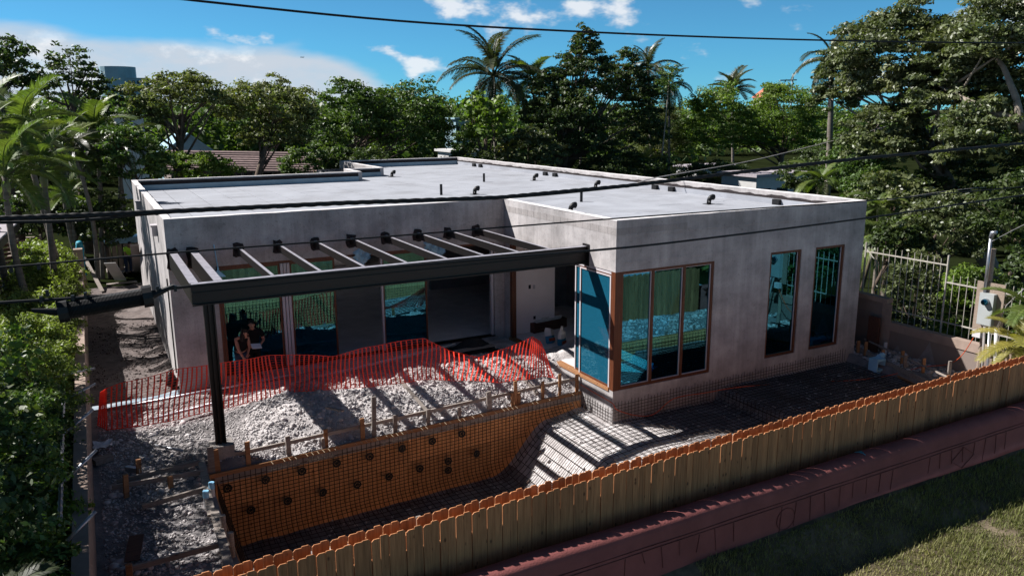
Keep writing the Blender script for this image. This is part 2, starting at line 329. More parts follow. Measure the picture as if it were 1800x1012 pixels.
K['tile'] = mat('brown_roof_tile', (.16,.115,.11), .85, .3, 4, obj_rnd=.25)
K['bluewall'] = mat('pale_blue_siding', (.25,.38,.45), .8, .1)
K['whitewall'] = mat('white_stucco', (.45,.44,.43), .85, .08)
K['teal_bld'] = mat('hazed_teal_glass', (.26,.38,.43), .4, .15, .2)  # distance haze is put into this pale teal
K['win_dark'] = mat('dark_window', (.02,.025,.03), .2, .1)
K['redroof'] = mat('red_roof', (.40,.14,.09), .85, .2)
K['bag_white'] = mat('cement_bag_paper', (.55,.53,.50), .8, .15, 6)
K['bag_blue'] = mat('cement_bag_blue', (.03,.18,.28), .7, .15, 6)
K['bag_red'] = mat('cement_bag_red', (.30,.06,.03), .7, .15, 6)
K['board_brown'] = wood('dark_crate_wood', (.10,.045,.03), (.06,.025,.018), .8, 'x', .1)
K['tarp'] = mat('dark_tarp', (.02,.02,.022), .7, .3, 6)
K['cord'] = mat('orange_extension_cord', (.55,.09,.03), .5, .1)
K['shingle'] = mat('grey_shed_roof', (.30,.27,.29), .85, .15, 6)
K['slatwood'] = wood('weathered_slat', (.30,.24,.19), (.20,.15,.12), .8, 'x', .15)
K['plastic_clear'] = mat('plastic_sheet_blue', (.25,.42,.55), .3, .3, 8)
K['paper'] = mat('paper_sheet', (.6,.6,.62), .8, .08)
K['metal_pale'] = mat('galvanised_tube', (.32,.33,.36), .35, .15, 5, metal=.7)

# ------------------------------------------------------------------ terrain
def vnoise(x, y, s, seed=0):
    x = np.asarray(x)*s + seed*17.3; y = np.asarray(y)*s + seed*9.1
    xi = np.floor(x); yi = np.floor(y); fx = x-xi; fy = y-yi; fx = fx*fx*(3-2*fx); fy = fy*fy*(3-2*fy)
    def h(a, b): q = np.sin(a*127.1+b*311.7)*43758.5453; return q-np.floor(q)
    return (h(xi,yi)*(1-fx)+h(xi+1,yi)*fx)*(1-fy) + (h(xi,yi+1)*(1-fx)+h(xi+1,yi+1)*fx)*fy
def fbm(x, y, s, seed=0): return (vnoise(x,y,s,seed)-.5) + .5*(vnoise(x,y,s*2.1,seed+1)-.5) + .25*(vnoise(x,y,s*4.3,seed+2)-.5)
def sst(a, b, x): t = np.clip((np.asarray(x)-a)/(b-a), 0, 1); return t*t*(3-2*t)
FORM_Y = 1.57; FA = math.atan(.0596); FD = np.array([math.cos(FA), math.sin(FA), 0.0]); FN = np.array([-math.sin(FA), math.cos(FA), 0.0]); FO = np.array([0, FORM_Y, 0.0])
def ftop(x): return -.535
def PF(u, v, off): d = ray(u, v); return CAMP + d*(np.dot(FN, FO+FN*off-CAMP)/np.dot(FN, d))
def floc(p): q = np.array(p, float)-FO; return (float(q@FD), float(q@FN), float(q[2])+.5)
def form_y(x): return FORM_Y + .0596*np.minimum(np.asarray(x, float), 0)
def floor_z(x, y):
    x = np.asarray(x, float); y = np.asarray(y, float)
    z = -2.5 + 1.36*sst(-3.1, -1.2, x) + .12*sst(-1.2, 0, x) + .34*sst(3.75, 3.95, x)
    return z
def ground_z(x, y):
    x = np.asarray(x, float); y = np.asarray(y, float)
    base = -.36 + .14*fbm(x, y, .7, 3)
    fy = form_y(x)+.2; t = np.clip((y-fy)/(3.45-fy), 0, 1)
    front = -.66 + (.86+.34*fbm(x, y, .8, 5))*(t**.8)
    back = front + (-.12-front)*sst(3.6, 5.3, y)
    heap = np.where(y < 3.5, front, back)
    w = sst(-10.1, -8.6, x)
    z = base*(1-w) + heap*w
    z = z + (.10*fbm(x, y, 2.2, 8)+.06*fbm(x, y, 5.0, 9))*w
    z = np.where(y > 5.4, np.minimum(z, -.02), z)
    south = -.20 + .22*fbm(x, y, .9, 11) + .05*fbm(x, y, 3.0, 12)
    z = np.where(y < -4.0, south, z)
    east = -.38 + .12*fbm(x, y, 1.2, 14)
    z = np.where((x > 9.6) & (y >= -4.0), east, z)
    pit = (x > -10.62) & (x < 9.62) & (y > -4.02) & (((x <= .12) & (y < form_y(x)+.13)) | ((x > .12) & (y < .12)))
    z = np.where(pit, floor_z(x, y) + .04*fbm(x, y, 2.0, 20) , z)
    return z
def grid(name, x0, x1, y0, y1, st, fn, mt):
    xs = np.arange(x0, x1+st/2, st); ys = np.arange(y0, y1+st/2, st); X, Y = np.meshgrid(xs, ys)
    Z = fn(X, Y); V = np.stack([X, Y, Z], -1).reshape(-1, 3); nx = len(xs); ny = len(ys)
    i, j = np.meshgrid(np.arange(nx-1), np.arange(ny-1)); b = (j*nx+i).ravel()
    F = np.stack([b, b+1, b+nx+1, b+nx], -1); me = np_mesh(name, V, F); o = link(name, me, mt, None, True); return o
site = grid('ground', -12.95, 13.0, -6.38, 6.62, .1, ground_z, K['heap']); tag(site, kind='structure')
# darker yard left of the pool uses a second slot
site.data.materials.append(K['dirt'])
pc = np.empty(len(site.data.polygons)*3, np.float32); site.data.polygons.foreach_get('center', pc); pc = pc.reshape(-1, 3)
mi = ((pc[:,0] < -9.4+.5*fbm(pc[:,0],pc[:,1],1.5,31)) | (pc[:,0] > 9.6) | (pc[:,2] < -2.2) | ((pc[:,0] > 1.0) & (pc[:,1] < .2))).astype(np.int32)
site.data.polygons.foreach_set('material_index', mi)
alley = grid('alley_path', -12.95, -10.4, 6.62, 24.0, .12, lambda x, y: -.33 + .08*fbm(x, y, 1.1, 41) + .10*sst(-11.3, -10.6, x), K['mulch']); tag(alley, kind='structure')
# surrounding land: plots beyond the walls, reaching the horizon
lm = MB()
for (x0, x1, y0, y1) in ((-3000, 3000, 24, 4000), (-3000, -12.95, -60, 24), (13, 3000, -60, 24), (-12.95, 13, -7.3, -6.38)):
    b = len(lm.v); lm.v += [(x0,y0,-.45),(x1,y0,-.45),(x1,y1,-.45),(x0,y1,-.45)]; lm.f.append((b,b+1,b+2,b+3))
tag(lm.build('land', K['land']), kind='structure')
b0 = MB()
for x0, x1, y0, y1 in ((-10.4, 13, 6.62, 24),): b0.box(x0, x1, y0, y1, -.9, -.40)
tag(b0.build('building_pad', K['dirt']), kind='structure')
def lawn_z(x, y): return -.30 - .68*sst(-7.4, -8.35, y) + .05*fbm(x, y, .8, 51)
lawn = grid('lawn', -14, 12, -16.0, -7.3, .2, lawn_z, K['grass_soil']); tag(lawn, kind='structure')

# ------------------------------------------------------------------ loose stone
def rock_mesh(name, P, S, seed):
    rs = np.random.RandomState(seed); t = (1+5**.5)/2
    ico = np.array([(-1,t,0),(1,t,0),(-1,-t,0),(1,-t,0),(0,-1,t),(0,1,t),(0,-1,-t),(0,1,-t),(t,0,-1),(t,0,1),(-t,0,-1),(-t,0,1)])/1.9
    fc = np.array([(0,11,5),(0,5,1),(0,1,7),(0,7,10),(0,10,11),(1,5,9),(5,11,4),(11,10,2),(10,7,6),(7,1,8),(3,9,4),(3,4,2),(3,2,6),(3,6,8),(3,8,9),(4,9,5),(2,4,11),(6,2,10),(8,6,7),(9,8,1)])
    n = len(P); V = ico[None]*(1+.35*rs.randn(n, 12, 1)*.6)*S[:,None,None]*(.6+.7*rs.rand(n,1,3))
    a = rs.rand(n)*6.28; c, s = np.cos(a), np.sin(a); x = V[:,:,0]*c[:,None]-V[:,:,1]*s[:,None]; y = V[:,:,0]*s[:,None]+V[:,:,1]*c[:,None]
    V = np.stack([x, y, V[:,:,2]*.75], -1)+P[:,None]
    return np_mesh(name, V.reshape(-1,3), (fc[None]+12*np.arange(n)[:,None,None]).reshape(-1,3))
def scatter(n, x0, x1, y0, y1, smin, smax, seed, fn=ground_z, keep=None, powr=3.0):
    rs = np.random.RandomState(seed); x = x0+(x1-x0)*rs.rand(n); y = y0+(y1-y0)*rs.rand(n); s = smin+(smax-smin)*rs.rand(n)**powr
    k = vnoise(x, y, 1.1, seed) > .25
    if keep is not None: k &= keep(x, y)
    x, y, s = x[k], y[k], s[k]; return np.stack([x, y, fn(x, y)+s*.1], -1), s
def gravel(nm, lb, n, x0, x1, y0, y1, a, b_, seed, keep=None):
    r_ = np.random.RandomState(seed); x = x0+(x1-x0)*r_.rand(n); y = y0+(y1-y0)*r_.rand(n)
    if keep is not None: k = keep(x, y); x, y = x[k], y[k]
    n = len(x); s = a+(b_-a)*r_.rand(n)**2; P = np.stack([x, y, ground_z(x, y)+s*.25], -1)
    oc = np.array([(1,0,0),(-1,0,0),(0,1,0),(0,-1,0),(0,0,.8),(0,0,-.6)], float); V = oc[None]*s[:,None,None]*(.55+.9*r_.rand(n,6,1))+r_.randn(n,6,3)*s[:,None,None]*.18+P[:,None]
    f = np.array([(0,2,4),(2,1,4),(1,3,4),(3,0,4),(2,0,5),(1,2,5),(3,1,5),(0,3,5)]); tag(link(nm, np_mesh(nm, V.reshape(-1,3), (f[None]+6*np.arange(n)[:,None,None]).reshape(-1,3)), K['rock']), lb, 'gravel', kind='stuff')
gravel('heap_gravel', 'fine crushed limestone covering the heap behind the pool form', 26000, -9.9, -.1, 1.1, 5.3, .006, .036, 71, lambda x, y: y > form_y(x)+.14)
gravel('yard_gravel', 'fine grey gravel over the shaded yard beside the pool', 13000, -12.8, -9.4, -6.2, 6.4, .010, .042, 72, lambda x, y: (x < -10.75) | (y > form_y(x)+.16))
gravel('bank_gravel', 'fine gravel over the spoil bank below the fence', 5000, -10.5, 9.4, -6.2, -4.15, .015, .05, 73)
zones = [('heap_rubble', 'pale broken limestone heaped behind the orange pool form', 5200, (-9.4,-.15,1.2,5.2), .012,.085, lambda x,y: y > form_y(x)+.16, 4.5),
         ('yard_stones', 'scattered limestone stones on the shaded yard beside the pool form', 1700, (-12.7,-10.75,-6.0,6.0), .01,.10, None, 4.5),
         ('pool_gravel', 'loose stone lying on the pool floor under the steel mat', 2600, (-10.4,9.4,-3.9,1.4), .01,.06, lambda x,y: (y < 0) | (x < -.1), 3.0),
         ('bank_rubble', 'limestone spoil banked against the back of the timber fence', 3800, (-10.5,9.4,-6.1,-4.2), .015,.11, None, 3.5),
         ('corner_stones', 'grey stones by the beige wall at the far end of the pool', 900, (9.8,11.0,-5.0,2.5), .015,.11, None, 3.5)]
for nm, lb, n, (x0,x1,y0,y1), a, b, keep, pw in zones:
    P, S = scatter(n, x0, x1, y0, y1, a, b, hash(len(nm)) % 97 + n % 13, keep=keep, powr=pw)
    o = link(nm, rock_mesh(nm, P, S, n % 31), K['rock']); tag(o, lb, 'stones', kind='stuff')
P, S = scatter(1500, -12.8, -10.6, 6.6, 16, .01, .05, 5, fn=lambda x, y: -.30+.1*sst(-11.3,-10.6,x))
tag(link('alley_litter', rock_mesh('alley_litter', P, S, 3), K['mulch']), 'dark leaf litter and pebbles strewn along the side alley', 'litter', kind='stuff')

# ------------------------------------------------------------------ the house
H = 4.73; ROOF = 4.28; LX = -10.61; RX = 9.88; NY = 6.54; TW = .2
house = thing('house', 'flat roofed raw concrete house under construction with brown framed windows', 'house')
def wall_x(name, x0, x1, y0, y1, z0, z1, holes, mt):      # wall running along X with openings (xa,xb,za,zb)
    xs = sorted({x0, x1, *[h[0] for h in holes], *[h[1] for h in holes]}); zs = sorted({z0, z1, *[h[2] for h in holes], *[h[3] for h in holes]})
    b = MB()
    for i in range(len(xs)-1):
        for j in range(len(zs)-1):
            cx = (xs[i]+xs[i+1])/2; cz = (zs[j]+zs[j+1])/2
            if any(h[0] < cx < h[1] and h[2] < cz < h[3] for h in holes): continue
            b.box(xs[i], xs[i+1], y0, y1, zs[j], zs[j+1])
    return b.build(name, mt, house)
def wall_y(name, x0, x1, y0, y1, z0, z1, holes, mt):
    ys = sorted({y0, y1, *[h[0] for h in holes], *[h[1] for h in holes]}); zs = sorted({z0, z1, *[h[2] for h in holes], *[h[3] for h in holes]})
    b = MB()
    for i in range(len(ys)-1):
        for j in range(len(zs)-1):
            cy = (ys[i]+ys[i+1])/2; cz = (zs[j]+zs[j+1])/2
            if any(h[0] < cy < h[1] and h[2] < cz < h[3] for h in holes): continue
            b.box(x0, x1, ys[i], ys[i+1], zs[j], zs[j+1])
    return b.build(name, mt, house)
HEAD = 3.33
W1 = (.0, 3.51, -.06, HEAD); W2 = (5.74, 7.06, .02, 3.38); W3 = (7.68, 9.02, .02, 3.38)
wall_x('front_wall', 0, RX, 0, TW, -1.3, H, [W1, W2, W3], K['conc'])
wall_y('return_wall', 0, TW, TW, NY, -1.3, H, [(TW, 6.15, -.10, HEAD)], K['conc'])
patio_wall = wall_x('patio_wall', LX, 0, NY, NY+TW, -.6, H, [(-9.35, -.38, 0.0, 3.30)], K['conc'])
for z0_, x1_ in ((4.30, 7.5), (3.55, 5.2)):      # ragged edges of the render coats
    b = MB(); n_ = 90
    for i in range(n_+1):
        xx = .3+(x1_-.3)*i/n_; b.v += [(xx, -.006, z0_+.05+.012*math.sin(i*.9)), (xx, -.006, z0_+rnd.uniform(-.022,.022)), (xx, .001, z0_-.02)]
    for i in range(n_): s_ = i*3; b.f += [(s_, s_+1, s_+4, s_+3), (s_+1, s_+2, s_+5, s_+4)]
    b.build('render_edge', K['conc'], house)
wall_y('side_wall', LX, LX+TW, NY+TW, 21.95, -.6, H, [], K['conc'])
wall_y('side_wall', RX-TW, RX, TW, 31.9, -.6, H, [], K['conc'])
wall_x('back_wall', LX, -.05, 21.95, 21.95+TW, -.6, H, [(-9.5, -5.5, 1.0, 3.3), (-4.8, -.8, 1.0, 3.3)], K['conc'])  # unseen openings added to let daylight into the rooms
wall_y('back_wall', -.25, -.05, 21.95+TW, 24.3, -.6, H, [], K['conc'])
wall_x('back_wall', -.25, 1.9, 24.3, 24.5, -.6, H, [], K['conc'])
wall_y('back_wall', 1.7, 1.9, 24.5, 31.9, -.6, H, [], K['conc'])
wall_x('back_wall', 1.7, RX, 31.9, 32.1, -.6, H, [], K['conc'])
# floor slab, ceiling and roof deck
b = MB(); b.box(TW, RX-TW, TW, 31.9, -.3, 0); b.box(LX+TW, TW, NY+TW, 21.95, -.3, -.002); fl = b.build('floor_slab', K['slab'], house)
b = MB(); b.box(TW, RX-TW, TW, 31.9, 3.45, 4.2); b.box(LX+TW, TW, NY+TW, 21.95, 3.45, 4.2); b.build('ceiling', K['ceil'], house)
b = MB(); b.box(TW, RX-TW, TW, 31.9, 4.2, ROOF-.012); b.box(LX+TW, TW, NY+TW, 21.95, 4.2, ROOF-.012); b.box(-.05, TW, 21.95, 24.3, 4.2, ROOF-.012); b.box(TW-.001, 1.7, 24.28, 24.3, 4.2, ROOF-.013); roof = b.build('roof', K['seam'], house)
sheet_w = 1.02; x = LX+TW; k = 0
while x < RX-TW-.05:
    x1 = min(x+sheet_w, RX-TW)
    for cut in (-.05, TW, 1.7):
        if x < cut-.01 < x1: x1 = cut if cut-x > .3 or True else x1; break
    ya = NY+TW if x1 <= TW+.01 else TW
    xm = (x+x1)/2; yb = 21.95 if xm < -.1 else (24.3 if xm < 1.75 else 31.9)
    y = ya; first = True
    while y < yb-.05:
        ln = (2.0+rnd.random()*3.5) if first else 5.2; first = False
        y1 = min(y+ln, yb); bb = MB(); lift = rnd.uniform(0, .004)
        bb.box(x+.011, x1-.011, y+.014, y1-.014, ROOF-.011, ROOF+lift); bb.build('roof_sheet', K['roof'], roof); y = y1
    x = x1; k += 1
# parapet linings: membrane turned up the inside, tar band, plaster
def lining_x(x0, x1, y, sgn):   # parapet running along X; inside face at y, room side = sgn
    b = MB(); b.box(x0, x1, min(y, y+sgn*.07), max(y, y+sgn*.07), ROOF-.005, ROOF+.24); b.build('parapet_flashing', K['flash_shaded'], house)
    b = MB(); b.box(x0, x1, min(y, y+sgn*.012), max(y, y+sgn*.012), ROOF+.24, H-.05); b.build('parapet_tar_band', K['pardark'], house)
def lining_y(y0, y1, x, sgn, lit=False):
    b = MB(); b.box(min(x, x+sgn*.07), max(x, x+sgn*.07), y0, y1, ROOF-.005, ROOF+.20); b.build('parapet_flashing', K['roof'] if lit else K['flash_shaded'], house)
    b = MB()
    if lit:                      # ragged edge of the tar band
        pts = [(y0, ROOF+.20)] ; n = 120
        yy = np.linspace(y0, y1, n); zz = ROOF+.31+.05*np.array([rnd.uniform(-.6,.6) for _ in yy])
        for i in range(n-1):
            v = len(b.v); b.v += [(x+sgn*.012, yy[i], ROOF+.2), (x+sgn*.012, yy[i+1], ROOF+.2), (x+sgn*.012, yy[i+1], zz[i+1]), (x+sgn*.012, yy[i], zz[i])]; b.f.append((v, v+3, v+2, v+1))
    else: b.box(min(x, x+sgn*.012), max(x, x+sgn*.012), y0, y1, ROOF+.2, H-.05)
    b.build('parapet_tar_band', K['pardark'], house)
lining_x(LX+TW, -.25, 21.95, -1); lining_x(-.05, 1.7, 24.3, -1); lining_x(1.9, RX-TW, 31.9, -1)
lining_y(TW, 31.83, RX-TW, -1, True)
lining_x(LX+TW, 0, NY+TW, 1); lining_x(TW, RX-TW-.08, TW, 1); lining_y(NY+TW+.1, 21.85, LX+TW, 1)
# cement wash along the coping, pale and slightly ragged
def coping(p, q, w):
    b = MB(); p = Vector(p); q = Vector(q); n = max(2, int((q-p).length/.5)); d = (q-p).normalized(); a = Vector((d.y, -d.x, 0))
    for i in range(n+1):
        o = p.lerp(q, i/n); e = rnd.uniform(-.012, .012); h = .012+rnd.uniform(0, .012)
        b.v += [tuple(o-a*(w/2+e)+Vector((0,0,0))), tuple(o+a*(w/2+.012+e)), tuple(o+a*(w/2+.012+e)+Vector((0,0,h))), tuple(o-a*(w/2+e)+Vector((0,0,h)))]
    for i in range(n):
        s = i*4
        for j in range(4): b.f.append((s+j, s+(j+1)%4, s+4+(j+1)%4, s+4+j))
    b.f += [(0,3,2,1), (n*4, n*4+1, n*4+2, n*4+3)]
    b.build('coping', K['plaster_cap'], house)
K['plaster_cap'] = mat('coping_cement', (.60,.57,.57), .9, .18, 5, bump=.2)
for p, q in (((LX,NY+.1,H),(0,NY+.1,H)), ((.1,NY,H),(.1,.2,H)), ((.0,.1,H),(RX,.1,H)), ((RX-.1,.2,H),(RX-.1,32.1,H)), ((LX+.1,NY+.2,H),(LX+.1,22.15,H)), ((LX+.2,22.05,H),(-.26,22.05,H)), ((-.15,22.15,H),(-.15,24.5,H)), ((-.05,24.4,H),(1.9,24.4,H)), ((1.8,24.5,H),(1.8,32.0,H)), ((1.9,32.0,H),(RX-.2,32.0,H))):
    coping(p, q, .2)
# visible block course below the coping
for i in range(16):
    y = .02+i*.405; b = MB(); b.box(-.004, .05, y+.004, y+.397, 4.335+rnd.uniform(-.004,.004), 4.53); b.build('block', K['block'], house)
for i in range(6):
    x = .01+i*.405; b = MB(); b.box(x+.004, x+.397, -.004, .05, 4.335+rnd.uniform(-.004,.004), 4.53); b.build('block', K['block'], house)
# roof vents, pipes and scuppers
def gooseneck(u, v):
    p = PZ(u, v, ROOF); b = MB(); pts = [(p[0],p[1],ROOF), (p[0],p[1],ROOF+.14)]
    for i in range(6):
        t = math.pi*.62*i/5; pts.append((p[0]+.12-.12*math.cos(t), p[1]-.04*math.sin(t), ROOF+.14+.12*math.sin(t)))
    b.tube(pts, [.08,.08]+[.08+.006*i for i in range(6)], 10); b.box(p[0]-.16, p[0]+.16, p[1]-.16, p[1]+.16, ROOF+.004, ROOF+.016); b.build('roof_vent', K['plastic_blk'], roof, True)
for u, v in ((689,311), (834.5,342), (939,317.5), (1003,374), (1047,331), (1246,359)): gooseneck(u, v)
for u, v, h in ((850.8,320,.42), (775.7,343,.45), (1021.8,355,.42)):
    p = PZ(u, v, ROOF); b = MB(); b.tube([(p[0],p[1],ROOF),(p[0],p[1],ROOF+h)], .055, 10); b.build('vent_pipe', K['plastic_blk'], roof)
for u, v in ((834.8,293), (846,296), (960,309.5), (977,313), (1153,335.5), (1182,339.5), (1367,360)):
    p = PX(u, v, RX-TW-.07); b = MB(); b.box(RX-TW-.2, RX-TW-.072, p[1]-.16, p[1]+.16, ROOF+.006, ROOF+.2); b.build('scupper', K['plastic_blk'], roof)
# downspout heads and conduit on the sunny side wall
for y, z in ((9.3, 4.12), (17.0, 4.15)):
    b = MB(); b.box(LX-.16, LX, y-.17, y+.17, z-.18, z+.12); b.box(LX-.19, LX, y-.2, y+.2, z+.12, z+.16); b.build('downspout_head', K['alu'], house)
b = MB(); b.tube([(LX-.03,6.9,.2),(LX-.03,6.95,3.0)], .02, 6); b.build('conduit', K['cable'], house)

# ---- windows and doors
def frame_x(b, x0, x1, z0, z1, y0, y1, w):
    b.box(x0, x0+w, y0, y1, z0, z1); b.box(x1-w, x1, y0, y1, z0, z1); b.box(x0+w, x1-w, y0, y1, z0, z0+w); b.box(x0+w, x1-w, y0, y1, z1-w, z1)
def frame_y(b, y0, y1, z0, z1, x0, x1, w):
    b.box(x0, x1, y0, y0+w, z0, z1); b.box(x0, x1, y1-w, y1, z0, z1); b.box(x0, x1, y0+w, y1-w, z0, z0+w); b.box(x0, x1, y0+w, y1-w, z1-w, z1)
# three-light corner window on the front wall
b = MB(); frame_x(b, .205, 3.508, -.055, HEAD-.003, .02, .13, .075)
xm1 = PY(1147, 560, 0)[0]; xm2 = PY(1201.5, 550, 0)[0]
for xm in (xm1, xm2): b.box(xm-.04, xm+.04, .02, .13, .02, HEAD-.078)
win = b.build('window', K['frame'], house)
for xa, xb in ((.28, xm1-.04), (xm1+.04, xm2-.04), (xm2+.04, 3.433)):
    g = MB(); g.box(xa, xb, .085, .093, .02, HEAD-.078); g.build('pane', K['glass'], win)
    t = MB(); frame_x(t, xa, xb, .02, HEAD-.078, .055, .085, .022); t.build('glazing_bead', K['alu'], win)
for (wa, wb, za, zb) in (W2, W3):
    b = MB(); frame_x(b, wa+.004, wb-.004, za+.004, zb-.004, .03, .14, .075); win = b.build('window', K['frame'], house)
    g = MB(); g.box(wa+.079, wb-.079, .095, .103, za+.079, zb-.079); g.build('pane', K['glass'], win)
    t = MB(); t.box(wb-.099, wb-.079, .07, .095, za+.079, zb-.079); t.build('glazing_bead', K['alu'], win)
# corner post
b = MB(); b.box(.003, .2, .003, .2, -.058, HEAD-.003); b.build('corner_post', K['frame'], house)
# sliding panels stacked beside the corner in the return wall
b = MB(); b.box(-.03, .20, .2, 6.15, -.10, -.03); b.box(-.02, .03, .2, 6.15, -.03, -.0); b.box(.06, .08, .2, 6.15, -.03, .0); b.box(.12,.14,.2,6.15,-.03,0); b.build('door_track', K['frame_pale'] if 'frame_pale' in K else K['lumber_o'], house)
b = MB(); b.box(.02, .18, .2, 6.15, HEAD-.09, HEAD-.003); b.build('head_track', K['alu'], house)
for (ya, yb, xp, gm) in ((.2, 1.76, .03, 'glass_blue'), (.35, 2.12, .10, 'glass_blue')):
    b = MB(); frame_y(b, ya, yb, 0.0, HEAD-.1, xp-.025, xp+.025, .06); d = b.build('sliding_door', K['frame'], house)
    t = MB(); t.box(xp-.034, xp-.026, ya, ya+.05, .01, HEAD-.12); t.box(xp-.034, xp-.026, yb-.055, yb, .01, HEAD-.12); t.box(xp-.034, xp-.026, ya+.05, yb-.055, HEAD-.16, HEAD-.12); t.build('edge_strip', K['alu'], d)
    g = MB(); g.box(xp-.004, xp+.004, ya+.06, yb-.06, .06, HEAD-.16); g.build('pane', K[gm], d)
b = MB(); b.box(.02, .18, 6.0, 6.15, 0, HEAD-.09); b.build('door_jamb', K['frame'], house)
# patio doors
def pxx(u, v, y=NY+.08): return PY(u, v, y)[0]
b = MB(); b.box(-9.35, -.38, NY+.02, NY+.18, 3.22, 3.297); b.box(-9.35, -9.27, NY+.02, NY+.18, 0, 3.22); b.build('door_frame', K['frame'], house)
b = MB(); b.box(-9.35, -.38, NY-.05, NY+.19, .0, .035); b.build('threshold', K['steel'], house)
xA0 = -9.26; xA1 = pxx(497, 560); xB0 = pxx(514, 560); xB1 = pxx(592, 555); xC0 = pxx(675, 545); xC1 = pxx(752, 535); xD = pxx(865, 520)
for (xa, xb, yp) in ((xA0, xA1, NY+.06), (xB0, xB1, NY+.06), (xC0, xC1, NY+.13)):
    b = MB(); frame_x(b, xa, xb, .036, 3.218, yp-.025, yp+.025, .055); d = b.build('sliding_door', K['frame'], house)
    g = MB(); g.box(xa+.055, xb-.055, yp-.004, yp+.004, .091, 3.163); g.build('pane', K['glass'], d)
for i in range(3):
    x = xA1+.012+i*(xB0-xA1)/3; b = MB(); b.box(x, x+(xB0-xA1)/3-.02, NY-.012, NY+.1, .036, 3.218); b.build('door_stile', K['alu'], house)
b = MB(); b.box(xC0-.06, xC0-.004, NY+.05, NY+.16, .036, 3.218); b.build('door_stile', K['alu'], house)
b = MB(); b.box(xD-.05, xD+.03, NY+.03, NY+.15, .036, 3.218); b.build('door_stile', K['alu'], house)
b = MB(); b.box(xD+.06, xD+.16, NY+.02, NY+.18, .036, 3.218); b.build('door_stile', K['frame'], house)
# interior partitions
iw = PZ(903, 588, 0); 
b = MB(); xl = PY(898, 540, iw[1])[0]; xr = PY(975, 520, iw[1])[0]; b.box(xl, xr, iw[1], iw[1]+.15, 0, 3.45); part_w = b.build('partition', K['white_wall'], house)
for u, v in ((931,504), (938.5,504)):
    p = PY(u, v, iw[1]); s = MB(); s.box(p[0]-.045, p[0]+.045, iw[1]-.008, iw[1]-.001, p[2]-.07, p[2]+.07); s.build('switch_box', K['win_dark'] if u < 935 else K['alu'], part_w)
p = PY(939.5, 558, iw[1]); s = MB(); s.box(p[0]-.045, p[0]+.045, iw[1]-.008, iw[1]-.001, p[2]-.06, p[2]+.06); s.build('outlet_box', K['win_dark'], part_w)
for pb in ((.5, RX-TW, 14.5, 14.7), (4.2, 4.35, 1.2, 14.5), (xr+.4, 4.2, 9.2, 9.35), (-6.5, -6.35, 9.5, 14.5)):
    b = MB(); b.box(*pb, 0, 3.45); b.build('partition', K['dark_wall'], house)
# taped plastic over the heads of the openings
for u, v in ((637,450), (760,433), (770,440)):
    p = PY(u, v, NY-.03); b = MB(); n = 7
    for i in range(n):
        for j in range(n):
            b.v.append((p[0]+(i/(n-1)-.5)*.55+.05*math.sin(j*2.1+i), p[1]+.06*math.sin(i*1.7+j*1.1), p[2]+.25-(j/(n-1))*.55*(.55+.45*math.sin(i/(n-1)*3.1))))
    for i in range(n-1):
        for j in range(n-1): s = i*n+j; b.f.append((s, s+1, s+n+1, s+n))
    b.build('plastic_sheet', K['plastic_clear'], house, True)
# shade plates for the wall pockets at the rafter ends are part of the patio wall look; the rafters themselves belong to the pergola
pergola = thing('pergola', 'dark steel pergola with ten rafters bolted to the patio wall', 'pergola')
BY = 1.44; BX0 = -10.56; ZT = 3.86; ZB = 3.36
b = MB()
b.box(BX0, -.03, BY-.02, BY+.10, ZB+.02, ZT); b.box(BX0, -.03, BY-.09, BY-.02, ZT-.03, ZT); b.box(BX0, -.03, BY-.09, BY-.02, ZB, ZB+.03); b.box(BX0, -.03, BY+.10, BY+.14, ZT-.03, ZT); b.box(BX0,-.03,BY-.05,BY-.02,ZT-.24,ZT-.20)
fb = b.build('front_beam', K['steel'], pergola); b = MB(); b.box(BX0+.01, -.04, BY-.085, BY+.09, ZT, ZT+.004); b.build('sheen_strip', K['top_sheen'], fb)
b = MB(); b.box(-.03, -.003, BY-.16, BY+.16, ZB-.06, ZT+.06); b.build('end_plate', K['steel'], pergola)
xs_r = [-10.46, -9.93, -8.70, -7.57, -6.46, -5.34, -4.22, -3.14, -2.08, -1.06]
for i, x in enumerate(xs_r):
    w = .20 if i < 2 else .085
    dp = .44 if i < 2 else .20
    b = MB(); b.box(x-w/2, x+w/2, BY+.142, NY-.004, ZT-.03-dp, ZT-.03); ro = b.build('rafter', K['steel'], pergola); b = MB(); b.box(x-w/2+.004, x+w/2-.004, BY+.15, NY-.03, ZT-.03, ZT-.026); b.build('sheen_strip', K['top_sheen'], ro)
    p = MB(); n_ = 12; w2 = .15 if i > 1 else .17; zc_ = ZT-.03-dp/2; h2 = dp/2+.10
    p.poly([((w2+rnd.uniform(-.03,.03))*(1 if math.cos(t_) > 0 else -1)*min(1, abs(math.cos(t_))*1.35), (h2+rnd.uniform(-.03,.03))*(1 if math.sin(t_) > 0 else -1)*min(1, abs(math.sin(t_))*1.35)) for t_ in np.linspace(.1, 6.38, n_, False)], .012)
    po = p.build('pocket_shade', K['pardark'], pergola); po.location = (x, NY-.014, zc_)  # flat dark plate paints the shade inside the rafter hole
b = MB(); px0 = -10.22
b.box(px0-.12, px0+.12, BY-.01, BY+.02, .0, ZB+.0); b.box(px0-.12, px0-.085, BY-.10, BY-.01, 0, ZB); b.box(px0+.085, px0+.12, BY-.10, BY-.01, 0, ZB); b.box(px0-.02, px0+.02, BY-.07, BY-.01, 0, ZB); b.build('post', K['steel'], pergola)
b = MB(); b.box(px0-.25, px0+.27, BY-.25, BY+.25, -.75, -.002); b.build('footing', K['foot'], pergola)

